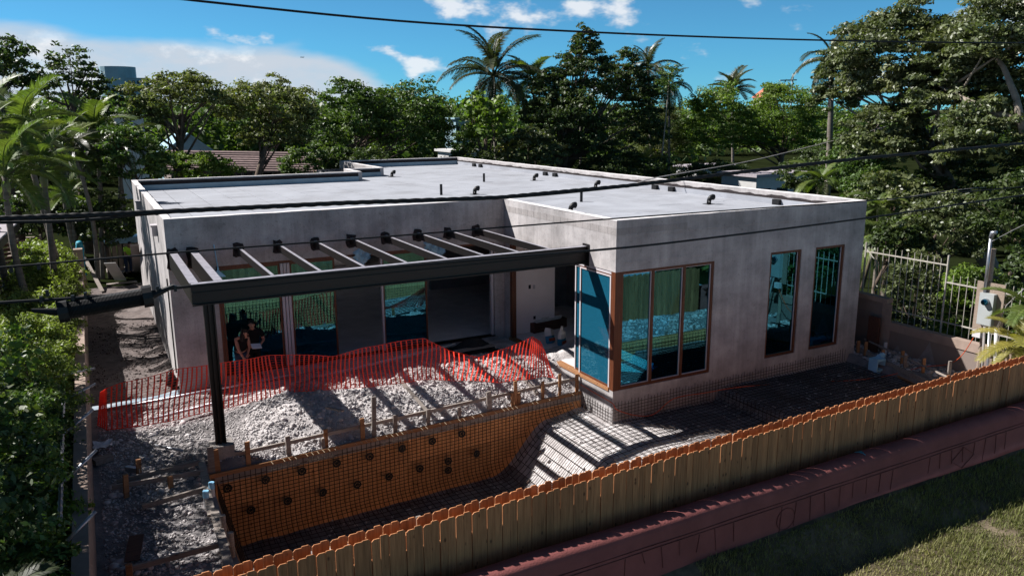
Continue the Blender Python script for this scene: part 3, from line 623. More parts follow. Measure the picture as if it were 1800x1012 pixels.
# ------------------------------------------------------------------ timber fence (two rows of dog-ear pickets)
fence = thing('timber_fence', 'new pine picket fence with two rows of dog-eared boards', 'fence', (0, -6.7, -.35))
def picket_mesh(w, h, cut, cr):
    b = MB(); b.poly([(-w/2,0),(w/2,0),(w/2,h-cr),(w/2-cr,h),(-w/2+cut,h),(-w/2,h-cut)], .017); return b.mesh('picket')
PM = [[picket_mesh(.130, 1.75, .036, .008), picket_mesh(.132, 1.755, .030, .010)], [picket_mesh(.131, 1.765, .012, .034), picket_mesh(.129, 1.76, .010, .030)]]
def f_y(x): return -6.84 + (x+8.8)/17.2*.17
def f_z(x): return 1.40 + (x+8.8)/17.2*.085
for row, dy, dz in ((0, 0.0, 0.0), (1, .27, .01)):
    x = -11.6; i = 0
    while x < 8.75:
        gap = .143 if i % 2 else .1315
        o = put(PM[i % 2][rnd.randrange(2)], 'picket', K['picket'], fence, (x, f_y(x)+dy+6.7+rnd.uniform(-.004,.004), f_z(x)+dz-1.755+.35+(.012 if i % 2 else 0)+rnd.uniform(-.007,.007)), (rnd.uniform(-.004,.004), rnd.uniform(-.003,.003), rnd.uniform(-.015,.015)))
        x += gap; i += 1
for z in (.25, 1.35):
    for dy in (.04, .23):
        b = MB(); b.bar((-11.6, f_y(-11.6)+dy+6.7, z), (8.8, f_y(8.8)+dy+6.7, z+.08), .035, .085); b.build('rail', K['picket'], fence)
for x in np.arange(-11, 9, 2.4):
    b = MB(); b.box(x-.045, x+.045, f_y(x)+.07+6.7, f_y(x)+.2+6.7, -.3, f_z(x)+.22); b.build('fence_post', K['picket'], fence)

# ------------------------------------------------------------------ terracotta garden wall with rounded top
gw = thing('garden_wall', 'low terracotta stucco wall with rounded top and scored line drawings', 'wall', (0, -7.17, -.35))
prof = [(-.20, -.3), (-.20, .82)]
for i in range(9):
    t = math.pi*(1-i/8); prof.append((.02+.22*math.cos(t), .82+.17*math.sin(t)))
prof += [(.24, .74), (.26, .68), (.255,.64), (.26,.30), (.28, -.3)]
b = MB(); xs_ = np.linspace(-13, 12, 101); n = len(prof)
def gw_y(x): return .17/12*(x+4.75) - .03
for x in xs_:
    for (a, z) in prof: b.v.append((x, gw_y(x)-a+.005*math.sin(x*3.1+z*4), z+.008*math.sin(x*1.7)))
for i in range(len(xs_)-1):
    for j in range(n-1): s = i*n+j; b.f.append((s, s+1, s+n+1, s+n))
b.f += [tuple(range(n)), tuple((len(xs_)-1)*n+j for j in reversed(range(n)))]
b.build('wall_body', K['pink'], gw, True)
def score(pts, w=.007):
    b = MB()
    for p, q in zip(pts[:-1], pts[1:]): 
        b.bar((p[0], gw_y(p[0])-.268, p[1]), (q[0], gw_y(q[0])-.268, q[1]), .012, w, (0,-1,0)) if False else b.bar((p[0], gw_y(p[0])-.262-.012*(1-p[1]), p[1]), (q[0], gw_y(q[0])-.262-.012*(1-q[1]), q[1]), .012, w)
    return b.build('scored_line', K['score'], gw)
rs = random.Random(3)
for z in (.64, .57):
    score([(x, z+rs.uniform(-.006,.006)) for x in np.arange(-8, 12, .8)], .009)
for x0 in np.arange(-7.5, 11.5, .41):
    if (int(x0*1.3) % 5) in (3,): continue
    score([(x0+rs.uniform(-.03,.03), .55), (x0+rs.uniform(-.04,.04), rs.uniform(.0,.35))], .006)
for cx, kind in ((-1.2, 'c'), (4.4, 'd')):
    if kind == 'c': score([(cx+.24*math.cos(t), .27+.22*math.sin(t)) for t in np.linspace(0, 6.28, 20)])
    else: score([(cx-.42,.27),(cx,.52),(cx+.42,.27),(cx,.02),(cx-.42,.27)])
px_ = PZ(1493, 790, .6)
b = MB(); n = 10
for i in range(n):
    for j in range(8):
        x = px_[0]+(i/(n-1)-.5)*.42*(1-.08*j); t = math.pi*(.98-.105*j); a = .02+.226*math.cos(t)
        b.v.append((x, gw_y(x)-a, .822+.176*math.sin(t)+.008*math.sin(x*1.7)))
for i in range(n-1):
    for j in range(7):
        if (i+j*3) % 7 == 0 or j > 5-abs(i-4): continue
        s = i*8+j; b.f.append((s, s+8, s+9, s+1))
b.build('paint_patch', K['teal'], gw)

# ------------------------------------------------------------------ lawn blades
def blades(n, x0, x1, y0, y1, seed, h0, h1):
    r = np.random.RandomState(seed); x = x0+(x1-x0)*r.rand(n); y = y0+(y1-y0)*r.rand(n)
    k = (vnoise(x, y, .7, 61)*.7+vnoise(x, y, 3.5, 62)*.5+.2*r.rand(n)) > .30; x, y = x[k], y[k]; n = len(x)
    h = (h0+(h1-h0)*r.rand(n)**2)*(.6+.8*vnoise(x, y, .9, 63)); a = r.rand(n)*6.28; ln = r.rand(n)*.8
    z = lawn_z(x, y)-.01; w = .004+.005*r.rand(n); dx, dy = np.cos(a), np.sin(a)
    P = np.stack([x, y, z], -1); S = np.stack([-dy, dx, 0*x], -1)*w[:,None]; U = np.stack([dx*ln*h*.5, dy*ln*h*.5, h*.6], -1); T = np.stack([dx*ln*h, dy*ln*h, h], -1)
    V = np.stack([P-S, P+S, P+U+S*.7, P+U-S*.7, P+T], 1).reshape(-1, 3); o = np.arange(n)[:,None]*5
    F = np.concatenate([o+[0,1,2], o+[0,2,3], o+[3,2,4]], 0); return np_mesh('lawn_grass', V, F)
tag(link('lawn_grass', blades(90000, -3.5, 8.0, -11.5, -7.5, 4, .03, .13), K['grass']), 'dry green grass growing along the foot of the terracotta wall', 'grass', kind='stuff')

# ------------------------------------------------------------------ pool formwork
form = thing('pool_formwork', 'orange plywood pool form with timber stakes along the rubble heap', 'formwork', (0, FORM_Y, -.5), None, FA)
xs_ = [-10.50, -8.05, -5.6, -3.15, -.7, -.02]
for i in range(5):
    xa, xb = xs_[i]+.004, xs_[i+1]-.004
    for (za, zb) in ((-2.60, -1.42), (-1.412, -.80)):
        b = MB(); b.box(xa, xb, 0, .02, za+.5, zb+.5); b.build('plywood_panel', K['ply'], form)
    b = MB(); b.box(xa, xb, -.006, .02, -.798+.5, -.635+.5); b.build('splash_board', K['ply_grey'], form)
b = MB(); b.bar((-10.6,.03,ftop(0)-.05+.5), (-.02,.03,ftop(0)-.05+.5), .05, .10); b.build('top_plate', K['lumber_o'], form)
b = MB(); b.bar(floc(PF(378,806,.26)), floc(PF(1018,664,.26)), .045, .09); b.build('waler', K['lumber'], form)
STK = [(369,785,826,10),(378,790,826,9),(434,776,812,8),(505,766,797,8),(567,770,784,6),(572,754,782,7),(636,735,768,8),(657,697,762,8),(695,729,755,8),(753,719,742,8),(807,715,731,7),(859,688,720,12),(900,690,708,6),(906,669,708,7),(912,690,707,6),(954,670,699,7),(984,657,694,6),(1014,657,690,7)]
for u, va, vb, w in STK:
    p = floc(PF(u, va, .14)); q = floc(PF(u, vb+8, .14)); wd = w/1391*20.0
    b = MB(); b.box(-wd/2, wd/2, -.02, .02, q[2]-p[2]-.3, 0); o = b.build('stake', K['lumber'] if u % 2 else K['lumber_o'], form); o.location = (p[0], .14, p[2]); o.rotation_euler = (rnd.uniform(-.03,.03), rnd.uniform(-.04,.04), rnd.uniform(-.2,.2))
for a, c in (((700,664),(756,728)), ((900,640),(944,692)), ((574,716),(603,722))):
    p = PZ(*a, .22); q = PF(*c, .2); b = MB(); b.bar(floc(p), floc(q), .09, .04); b.build('brace', K['lumber'], form)
# side of the pool nearest the yard: boards, posts and struts
side = thing('side_formwork', 'weathered plank pool edge with white pipes beside the shaded yard', 'formwork', (-10.7, 0, -.5))
def offs(p): return (p[0]+10.7, p[1], p[2]+.5)
b = MB(); b.bar(offs(PZ(352,798,-.16)), offs(PZ(372,905,-.16)), .15, .05); b.build('edge_plank', K['lumber'], side)
b = MB(); b.bar(offs(PZ(376,895,-.12)), offs(PZ(404,1000,-.12)), .16, .05); b.build('edge_plank', K['lumber'], side)
b = MB(); b.box(.08, .10, -3.95, .90, -2.1, .02); b.build('plywood_panel', K['ply'], side)
for a, c in (((197,856),(358,828)), ((205,846),(352,812)), ((250,890),(362,858)), ((225,1000),(392,955)), ((245,838),(342,812))):
    b = MB(); b.bar(offs(PZ(*a,-.20)), offs(PZ(*c,-.16)), .06, .10); b.build('strut', K['lumber'], side)
for u, va, vb in ((222,835,862), (244,808,826), (228,992,1012), (300,838,850)):
    p = PZ(u, vb, -.24); q = PY(u, va, p[1]); b = MB(); b.box(-.05, .05, -.03, .03, -.25, q[2]-p[2]+.02); o = b.build('stake', K['lumber_o'], side); o.location = offs(p); o.rotation_euler = (0, rnd.uniform(-.1,.1), rnd.uniform(-.4,.4))
for u, va, vb, k in ((391,905,960,'lumber'), (405,935,990,'lumber'), (362,870,905,'pvc'), (372,855,885,'pvc')):
    p = PY(u, va, PZ(u, vb, -.5)[1]); b = MB()
    b.tube([(p[0]+10.7, p[1], p[2]+.5), (p[0]+10.7, p[1], p[2]-.9)], .055, 10)
    st = b.build('standpipe', K['pvc'] if k == 'pvc' else K['lumber'], side)
    if k == 'pvc': c2 = MB(); c2.tube([(p[0]+10.7, p[1], p[2]+.46), (p[0]+10.7, p[1], p[2]+.60)], .062, 10); c2.build('pipe_cap', K['pvc_blue'], st)
# hidden far side of the pool, seen mirrored in the glass
sf = thing('bank_formwork', 'plywood pool form with stakes below the timber fence', 'formwork', (0, -4.0, -.5))
for i in range(8):
    b = MB(); b.box(-10.4+i*2.45+.004, -10.4+(i+1)*2.45-.004, -.02, 0, -2.1 if i < 4 else -.7, .28); b.build('plywood_panel', K['ply'], sf)
b = MB(); b.box(-10.4, 9.3, -.06, -.02, .2, .32); b.build('top_plate', K['lumber_o'], sf)
for i in range(16):
    b = MB(); b.box(-.045, .045, -.02, .02, -.3, .34+rnd.uniform(-.1,.1)); o = b.build('stake', K['lumber'], sf); o.location = (-10+i*1.28, -.14, .1)
# end of the pool by the beige wall
ef = thing('end_formwork', 'low pool end form of planks and orange stakes near the beige wall', 'formwork', (9.7, -1.5, -.4))
def offe(p): return (p[0]-9.7, p[1]+1.5, p[2]+.4)
A = PZ(1506, 612, -.36); B = PZ(1668, 690, -.36)
for dz, h, kk in ((.0, .14, 'lumber'), (-.28, .12, 'lumber_o'), (-.42, .12, 'lumber_o')):
    b = MB(); b.bar(offe(A+[0,0,dz]), offe(B+[0,0,dz]), .045, h); b.build('plank', K[kk], ef)
b = MB(); b.bar(offe(A+[.35,0,.28]), offe(B+[.35,0,.28]), .03, .05); b.build('rail', K['lumber'], ef)
for u, va, vb, kk in ((1508,599,616,'lumber_o'), (1521,601,620,'lumber_o'), (1551,615,632,'lumber_o'), (1555,602,622,'pvc'), (1585,617,640,'lumber_o'), (1590,625,645,'lumber'), (1622,630,655,'lumber_o'), (1667,635,665,'lumber')):
    p = PZ(u, vb, -.36); q = PY(u, va, p[1]); b = MB(); b.box(-.05, .05, -.025, .025, -.3, q[2]-p[2]); o = b.build('stake', K[kk], ef); o.location = offe(p); o.rotation_euler = (0,0,rnd.uniform(-.6,-.2))
sk = thing('pool_skimmer', 'pale blue plastic skimmer box standing in the pool end', 'skimmer', tuple(PZ(1540, 655, -.7)))
b = MB(); b.box(-.2,.2,-.16,.16,.42,.5); b.box(-.2,-.16,-.16,.16,.16,.42); b.box(.16,.2,-.16,.16,.16,.42); b.box(-.16,.16,.12,.16,.16,.42); b.box(-.2,.2,-.16,.16,.10,.16); b.build('mouth', K['pvc_blue'], sk)
b = MB(); b.tube([(.02,.0,.10),(.02,0,-.25)], .13, 12); b.build('body', K['pvc_blue'], sk); b = MB(); b.tube([(.2,.1,.46),(.42,.12,.5)], .10, 12); b.build('lid', K['pvc_blue'], sk)

# ------------------------------------------------------------------ reinforcing steel
def bars_obj(name, label, segs, r, mt=None, cat='steel mat'):
    n = len(segs); A = np.array([s[0] for s in segs], float); B = np.array([s[1] for s in segs], float); D = B-A; D /= np.linalg.norm(D, axis=1)[:,None]
    up = np.where(np.abs(D[:,2:3]) > .9, np.array([[1.,0,0]]), np.array([[0,0,1.]])); a = np.cross(D, up); a /= np.linalg.norm(a, axis=1)[:,None]; c = np.cross(D, a); V = []
    for E_ in (A, B):
        for t in (0, 2.094, 4.189): V.append(E_+(a*math.cos(t)+c*math.sin(t))*r)
    V = np.stack(V, 1).reshape(-1, 3); o = np.arange(n)[:,None]*6
    F = np.concatenate([o+[0,1,4,3], o+[1,2,5,4], o+[2,0,3,5]], 0)
    ob = link(name, np_mesh(name, V, F), mt or K['rebar']); tag(ob, label, cat, kind='stuff'); return ob
segs = []; yw = -.12
def poly_segs(pts):
    for p, q in zip(pts[:-1], pts[1:]): segs.append((p, q))
for i, x in enumerate(np.arange(-10.35, -.1, .125)):
    fz = float(floor_z(x, 0))+.10; j = rnd.uniform(-.008,.008)
    poly_segs([(x+j, yw-.02, ftop(x)-.04+rnd.uniform(-.02,.03)), (x, yw, fz+.42), (x, yw-.05, fz+.24), (x, yw-.17, fz+.08), (x, yw-.36, fz)])
for dz in np.arange(.16, 1.95, .095):
    pts = [(x, yw-.012, ftop(x)-dz+.006*math.sin(x*3+dz*9)) for x in np.arange(-10.4, -.04, .4) if ftop(x)-dz > float(floor_z(x,0))+.12]
    if len(pts) > 1: poly_segs(pts)
ob = bars_obj('form_rebar', 'dense black rebar grid standing against the orange plywood form', segs, .0105); ob.location = (0, FORM_Y, 0); ob.rotation_euler = (0, 0, FA)
# pale tie-wire ends along the plate
te = []
for x in np.arange(-9.2, -.3, .14):
    if rnd.random() < .75: te.append(((x, .0, ftop(x)+.003), (x+.03, -.09, ftop(x)-.04)))
ob = bars_obj('tie_wires', 'pale bent tie wires along the top of the orange form', te, .007, K['rebar_pale'], 'wires'); ob.location = (0, FORM_Y, 0); ob.rotation_euler = (0, 0, FA)
segs = []
def fz_(x, y): return float(floor_z(x, y))+.07
for y in np.arange(-3.8, 1.3, .19):
    xe = 9.3 if y < -.1 else -.1; xs0 = max(-10.2, (y+.2-FORM_Y)/.0596 if y > .6 else -10.2)
    poly_segs([(x, y, fz_(x, y)+rnd.uniform(-.01,.01)) for x in np.arange(xs0, xe, .35)])
for x in np.arange(-10.2, 9.4, .19):
    poly_segs([(x, y, fz_(x, y)+.018+rnd.uniform(-.008,.008)) for y in np.linspace(-3.85, float(form_y(x))-.3 if x < -.1 else -.15, 6)])
bars_obj('floor_rebar', 'black rebar mat laid across the pool floor and slope', segs, .0105)
segs = []
for x in np.arange(-.1, 9.4, .115):
    zt = -.36+.02*x; poly_segs([(x, -.10, zt+rnd.uniform(-.04,.05)), (x, -.11, float(floor_z(x,-1))+.12), (x, -.22, float(floor_z(x,-1))+.06)])
for k_ in range(6): poly_segs([(x, -.112, -.46-.095*k_+.018*x) for x in np.arange(-.1, 9.4, .4) if -.46-.095*k_+.018*x > float(floor_z(x,-1))+.1])
for y in np.arange(.05, 1.4, .13): poly_segs([(-.10, y, -.52+rnd.uniform(-.04,.05)), (-.11, y, -.95)])
for k_ in range(4): poly_segs([(-.11, .0, -.60-.1*k_), (-.11, 1.4, -.60-.1*k_)])
bars_obj('wall_rebar', 'short rebar dowels in a row along the concrete house base', segs, .008)
segs = []
for x in np.arange(3.72, 3.9, .17):
    for y in np.arange(-3.8, -.2, .15): poly_segs([(x, y, -1.0), (x, y, -.55)])
    for z in (-.95,-.85,-.75,-.65): poly_segs([(x, -3.8, z), (x, -.2, z)])
for y in np.arange(-3.8, -.2, .15): poly_segs([(3.7, y, -.6), (9.3, y, -.6)])
bars_obj('shelf_rebar', 'raised rebar cage over the sun shelf in front of the house', segs, .008)
segs = []
for x in np.arange(-10.3, 9.3, .14):
    fz = float(floor_z(x, 0)); poly_segs([(x, -3.88, -.2), (x, -3.88, fz+.1)])
for z in np.arange(-2.4, -.2, .12): poly_segs([(-10.4, -3.87, z), ((-2.0 if z < -1.1 else 9.2), -3.87, z)])
bars_obj('bank_rebar', 'rebar grid against the pool form on the fence side', segs, .008)
segs = []
for y in np.arange(-3.8, .8, .14): poly_segs([(-10.46, y, -.6), (-10.46, y, -2.4)])
for z in np.arange(-2.4, -.6, .12): poly_segs([(-10.45, -3.8, z), (-10.45, .8, z)])
bars_obj('side_rebar', 'rebar grid against the pool form on the yard side', segs, .008)
# black plastic spacer wheels clipped to the standing mesh
WH = [(400,858),(467,843),(531,828),(592,814),(650,802),(441,896),(506,880),(568,865),(628,851),(684,837),(707,788),(760,775),(812,762),(738,823),(788,810),(838,797),(788,826)]
def wheel_mesh():
    b = MB(); n = 14
    for i in range(n):
        t = 2*math.pi*i/n; t2 = 2*math.pi*(i+1)/n
        b.bar((.085*math.cos(t),0,.085*math.sin(t)), (.085*math.cos(t2),0,.085*math.sin(t2)), .04, .02, (0,1,0))
    for i in range(4):
        t = math.pi*i/4+.2; b.bar((-.08*math.cos(t),0,-.08*math.sin(t)), (.08*math.cos(t),0,.08*math.sin(t)), .02, .012, (0,1,0))
    return b.mesh('spacer_wheel')
WM = wheel_mesh(); wr = ['lower', 'upper']
spw = thing('rebar_spacers', 'round black plastic spacer wheels clipped along the rebar grid', 'spacers', (0, FORM_Y, -.5), None, FA)
for u, v in WH:
    o = put(WM, 'spacer_wheel', K['plastic_blk'], spw, floc(PF(u, v, -.16)), (0, rnd.random()*3, rnd.uniform(-.2,.2)))

# ------------------------------------------------------------------ orange safety netting
NC = [(172,748,176,690,-.25),(185,757,186,683,-.25),(215,752,215,672,-.25),(250,748,250,664,-.22),(300,738,308,650,-.2),(340,729,345,645,-.16),(375,722,380,640,-.12),(425,711,428,631,-.05),(485,697,472,625,.08),(520,688,520,624,.15),(580,685,582,626,.18),(640,679,636,612,.2),(700,673,690,603,.22),(745,668,746,594,.22),(790,668,790,616,.2),(835,668,842,628,.2),(880,672,893,612,.15),(925,668,935,591,.12),(955,660,950,600,.08),(978,664,962,628,.05)]
nb = []; nt_ = []
for ub, vb, ut, vt, zb in NC:
    p = PZ(ub, vb, zb); q = PY(ut, vt, p[1]+.12); nb.append(p); nt_.append(q)
nb = np.array(nb); nt_ = np.array(nt_)
for i in range(14, 20):                      # slumped stretch lying back over the rubble
    d = nt_[i]-nb[i]; nt_[i] = PY(NC[i][2], NC[i][3], nb[i][1]+ (1.0 if i < 18 else .5))
seg = np.linalg.norm(np.diff(nb, axis=0), axis=1); cum = np.concatenate([[0], np.cumsum(seg)]); total = cum[-1]
def net_pt(s, t):
    b_ = np.array([np.interp(s, cum, nb[:,k]) for k in range(3)]); a_ = np.array([np.interp(s, cum, nt_[:,k]) for k in range(3)])
    p = b_+(a_-b_)*t; w = math.sin(s*2.3+t*2.0)*.05+math.sin(s*5.1-t*3)*.025
    return p+np.array([w*.3, w, -.03*math.sin(math.pi*t)*abs(math.sin(s*1.3))])
b = MB()
def ribbon(pts, w, d):
    s0 = len(b.v)
    for p in pts: b.v += [tuple(p-d*w/2), tuple(p+d*w/2)]
    for i in range(len(pts)-1): s = s0+2*i; b.f.append((s, s+1, s+3, s+2))
ex = np.array([.95,-.1,.0]); ez = np.array([0,0.12,.99])
for s in np.arange(0, total, .125): ribbon([net_pt(s+.012*math.sin(t*7+s), t) for t in np.linspace(0,1,13)], .040, ex)
for t in np.linspace(0, 1, 19): ribbon([net_pt(s, t) for s in np.arange(0, total, .06)], .0075 if 0 < t < 1 else .02, ez)
tag(b.build('safety_net', K['net']), 'orange red plastic safety netting strung across the rubble heap', 'net')

# ------------------------------------------------------------------ timber and pipe lying on the heap, yard litter
def plank(name, a, za, c, zc, w, h, mt, label, cat):
    p = PZ(*a, za); q = PZ(*c, zc); m_ = (p+q)/2; b = MB(); b.bar(p-m_, q-m_, w, h); o = b.build(name, mt); o.location = tuple(m_); tag(o, label, cat); return o
def pipe(name, a, za, c, zc, r, mt, label, cat='pipe'):
    p = PZ(*a, za); q = PZ(*c, zc); m_ = (p+q)/2; b = MB(); b.tube([p-m_, q-m_], r, 10); o = b.build(name, mt, None, True); o.location = tuple(m_); tag(o, label, cat); return o
pipe('pvc_pipe', (178,722), -.22, (585,645), .05, .045, K['metal_pale'], 'long grey pipe lying behind the netting, nearest the patio doors')
pipe('pvc_pipe', (270,735), -.2, (590,655), .10, .04, K['metal_pale'], 'long grey pipe lying behind the netting, nearest the rubble heap')
pipe('pvc_pipe', (560,662), .12, (800,605), .15, .05, K['pvc'], 'white pipe resting across the top of the rubble behind the netting')
plank('board', (800,618), .15, (868,606), .12, .25, .03, K['lumber'], 'short grey board on the rubble by the open doorway', 'board')
pipe('conduit_piece', (272,782), -.30, (322,792), -.30, .035, K['metal_pale'], 'short blue grey pipe on the yard near the pergola footing')
plank('timber_offcut', (165,812), -.22, (196,802), -.22, .22, .12, K['lumber'], 'chunky timber offcut by the boundary wall', 'timber')
plank('plywood_sheet', (232,985), -.26, (240,940), -.22, .26, .015, K['board_brown'], 'dark plywood offcut leaning on stones in the shaded yard', 'plywood')
plank('pipe_stub', (222,822), -.25, (248,826), -.25, .10, .10, K['metal_pale'], 'stub of grey pipe among the yard stones', 'pipe')
p = PZ(182, 787, -.25); b = MB(); n = 6
for i in range(n):
    for j in range(n): b.v.append(((i/(n-1)-.5)*.42+rnd.uniform(-.02,.02), (j/(n-1)-.5)*.42+rnd.uniform(-.02,.02), .05+rnd.uniform(0,.09)))
for i in range(n-1):
    for j in range(n-1): s = i*n+j; b.f.append((s, s+n, s+n+1, s+1))
o = b.build('paper_wrapper', K['paper']); o.location = tuple(p); tag(o, 'crumpled pale wrapper on the ground beside the boundary wall', 'wrapper')
# dark tarp on the rubble by the opening
p = PZ(835, 610, .1); b = MB(); n = 12
for i in range(n):
    for j in range(n):
        x = (i/(n-1)-.5)*1.5; y = (j/(n-1)-.5)*1.1; r_ = math.hypot(x/.75, y/.55); b.v.append((x, y, .38*max(0, 1-r_*r_)+rnd.uniform(-.03,.03)-.05))
for i in range(n-1):
    for j in range(n-1): s = i*n+j; b.f.append((s, s+n, s+n+1, s+1))
o = b.build('tarp', K['tarp'], None, True); o.location = (p[0]+.0, p[1]+.2, p[2]-.08); tag(o, 'crumpled black tarp on the rubble beside the open doorway', 'tarp')
# black sack hanging on the corner
p = PX(297, 640, LX-.1); b = MB()
b.tube([(0,0,.33),(0,0,.26),(0,0,.16),(.01,0,.02),(0,0,-.12),(0,0,-.18)], [.06,.025,.10,.15,.17,.10], 9); b.tube([(0,0,.30),(.09,.02,.36)], [.03,.008], 5)
o = b.build('trash_bag', K['plastic_blk'], None, True); o.location = (LX-.18, NY+.35, p[2]); tag(o, 'knotted black sack hanging on the sunny corner of the house', 'bag')
# interior: bags and a crate on the slab
def bag(u, v, tilt, label, red, neck=True):
    p = PZ(u, v, 0); g = thing('cement_bag', label, 'bag', (p[0], p[1], 0), 'cement bags on the slab', rnd.uniform(-.5,.5))
    b = MB(); b.tube([(0,0,.0),(0,0,.05),(0,0,.26)], [.15,.19,.19], 8 if neck else 4); lo = b.build('printed_lower', K['bag_blue'], g); lo.scale = (1,.6,1); lo.rotation_euler = (tilt,0,0)
    b = MB(); b.tube([(0,0,.26),(0,0,.46),(0,0,.56),(.02,0,.66)], [.19,.17,.07,.05], 8) if neck else b.tube([(0,0,.26),(0,0,.44),(.02,0,.50)], [.19,.185,.15], 4); up = b.build('paper_top', K['bag_white'], g); up.scale = (1,.6,1); up.rotation_euler = (tilt,0,0)
    b = MB(); b.box(-.12,.12,-.2,-.185,.08,.18); pr = b.build('print_block', K['bag_red'], g); pr.scale = (1,.6,1); pr.rotation_euler = (tilt,0,0)
bag(968, 603, -.25, 'slumped white and blue cement bag leaning back on the slab', 1, False); bag(987, 607, 0, 'upright white cement bag with gathered top nearest the glass', 1)
p = PZ(962, 578, 0); cr = thing('tool_crate', 'long dark wooden crate on the slab below the pale partition', 'crate', (p[0], p[1], 0), None, .15)
b = MB(); b.box(-.75,.75,-.2,.2,0,.34); b.build('crate_body', K['board_brown'], cr); b = MB(); b.box(-.6,.5,-.16,.16,.345,.40); b.box(-.3,.0,-.12,.1,.40,.46); b.box(.2,.6,-.1,.14,.345,.45); b.build('contents', K['bag_white'], cr)
# orange extension cord along the house base
def curve_thing(name, pts, r, mt, label, cat, n=6, sub=6):
    P = [np.array(p, float) for p in pts]; out = []
    for i in range(len(P)-1):
        p0 = P[max(i-1,0)]; p1 = P[i]; p2 = P[i+1]; p3 = P[min(i+2,len(P)-1)]
        for k_ in range(sub):
            t = k_/sub; out.append(.5*((2*p1)+(-p0+p2)*t+(2*p0-5*p1+4*p2-p3)*t*t+(-p0+3*p1-3*p2+p3)*t**3))
    out.append(P[-1]); b = MB(); b.tube(out, r, n); o = b.build(name, mt, None, True); return tag(o, label, cat)
curve_thing('extension_cord', [PX(1020,675,-.06), PX(1045,690,-.06), (-.08,-.08,-.35), PY(1085,720,-.16), PY(1120,730,-.16), PY(1150,727,-.16), PY(1185,700,-.16), PY(1240,690,-.2), PY(1300,680,-.4), PY(1400,672,-.5), PZ(1500,668,-.6), PZ(1560,660,-.6), PZ(1620,645,-.3), PZ(1665,640,-.2), PZ(1690,625,.3), PX(1712,592,10.35)], .012, K['cord'], 'orange extension cord sagging along the house base to the meter', 'cord')

# ------------------------------------------------------------------ overhead cables
def cable(name, pts, y, r, mt, label, twist=0):
    P = [PY(u, v, y) for u, v in pts]
    return curve_thing(name, P, r, mt, label, 'cable', 7)
YC = -8.6
cable('power_cable', [(-400,-75),(100,-28),(340,1),(700,37),(1000,55),(1300,67),(1600,74),(1900,76),(2300,75)], -7.5, .014, K['cable'], 'thin black wire crossing the sky above the trees')
P1 = [(-400,392),(0,384),(250,374),(600,357),(880,347),(1100,327),(1300,303),(1500,280),(1800,252),(2300,205)]
cable('power_cable', P1, YC, .024, K['cable'], 'thick black bundled cable crossing in front of the roof')
# strands twisted round the bundle
Pm = [PY(u, v, YC) for u, v in P1]; b = MB(); LN = np.linspace(0, len(P1)-1, 900)
for ph in (0, 2.1, 4.2):
    pts = []
    for t in LN:
        i = min(int(t), len(P1)-2); f_ = t-i; p = Pm[i]*(1-f_)+Pm[i+1]*f_; a = t*26+ph; pts.append(p+np.array([0, .015*math.cos(a), .015*math.sin(a)]))
    b.tube(pts, .013, 5)
tag(b.build('lashed_strands', K['cable'], None, True), 'twisted strands wound round the thick bundled cable', 'cable')
cable('power_cable', [(-400,400),(0,391),(130,388),(240,378),(330,371),(420,366)], YC+.12, .016, K['cable'], 'second black cable hanging just under the thick bundle by the palms')
cable('power_cable', [(-400,500),(0,470),(320,443),(600,422),(890,399),(1084,384),(1350,365),(1525,353),(1800,328),(2300,285)], YC-.2, .010, K['cable'], 'slim cable sagging across the pergola and roof corner')
cable('power_cable', [(-400,560),(0,532),(130,524),(265,513),(335,503),(600,478),(800,460),(1033,441),(1200,424),(1525,383),(1800,343),(2300,275)], YC+.1, .016, K['cable'], 'black cable running in line with the pergola beam')
cable('service_wire', [(1120,322),(1160,311),(1300,287),(1400,264),(1510,236),(1560,222)], 9.0, .02, K['wire'], 'pale service drop wire rising towards the big tree')
cable('service_wire', [(1744,424),(1780,405),(1830,380)], -3.9, .010, K['wire'], 'thin wire running from the meter mast into the trees')
cable('service_wire', [(1560,352),(1700,332),(1900,318)], 3, .012, K['wire'], 'thin grey wire in front of the big tree by the roof corner')
sc_ = thing('cable_splice', 'fat black corrugated splice case slung under the cable', 'splice case', tuple(PY(180, 535, YC+.1)))
ctr = PY(180, 535, YC+.1); A = PY(108, 547, YC+.1)-ctr; B = PY(262, 520, YC+.1)-ctr
b = MB(); pts = []; rad = []
for i in range(130): pts.append(A+(B-A)*i/129); rad.append(.088 if i % 2 else .094)
b.tube(pts, rad, 12); b.build('corrugated_sleeve', K['plastic_blk'], sc_)
for e, s in ((A, -1), (B, 1)):
    d = (B-A)/np.linalg.norm(B-A)*s; b = MB(); b.tube([e-d*.06, e+d*.03], .115, 12); b.tube([e+d*.03, e+d*.25+np.array([0,0,.06])], [.04,.02], 8); b.build('end_cap', K['plastic_blk'], sc_)
for u, v, lb in ((72,526,'black cable clamp just before the splice case'), (83,515,'small clamp above the splice case end nearest the shed'), (128,524,'small clamp over the middle of the splice case'), (150,519,'small clamp over the splice case beside the tan wall'), (277,508,'cable clamp past the splice case in front of the sunny wall'), (308,507,'cable clamp in front of the concrete pier by the beam end'), (20,473,'clamp on the slim cable in front of the slat screen'), (68,468,'clamp on the slim cable over the hedge edge'), (152,379,'clamp on the thick cable in front of a palm stem'), (210,376,'clamp on the thick cable in front of the dark shrub'), (275,373,'clamp on the thick cable at the roof corner')):
    p = PY(u, v, YC+.1); b = MB(); b.box(-.014,.014,-.02,.02,-.03,.03); o = b.build('cable_clamp', K['plastic_blk']); o.location = tuple(p)
    tag(o, lb, 'clamp', 'cable clamps')

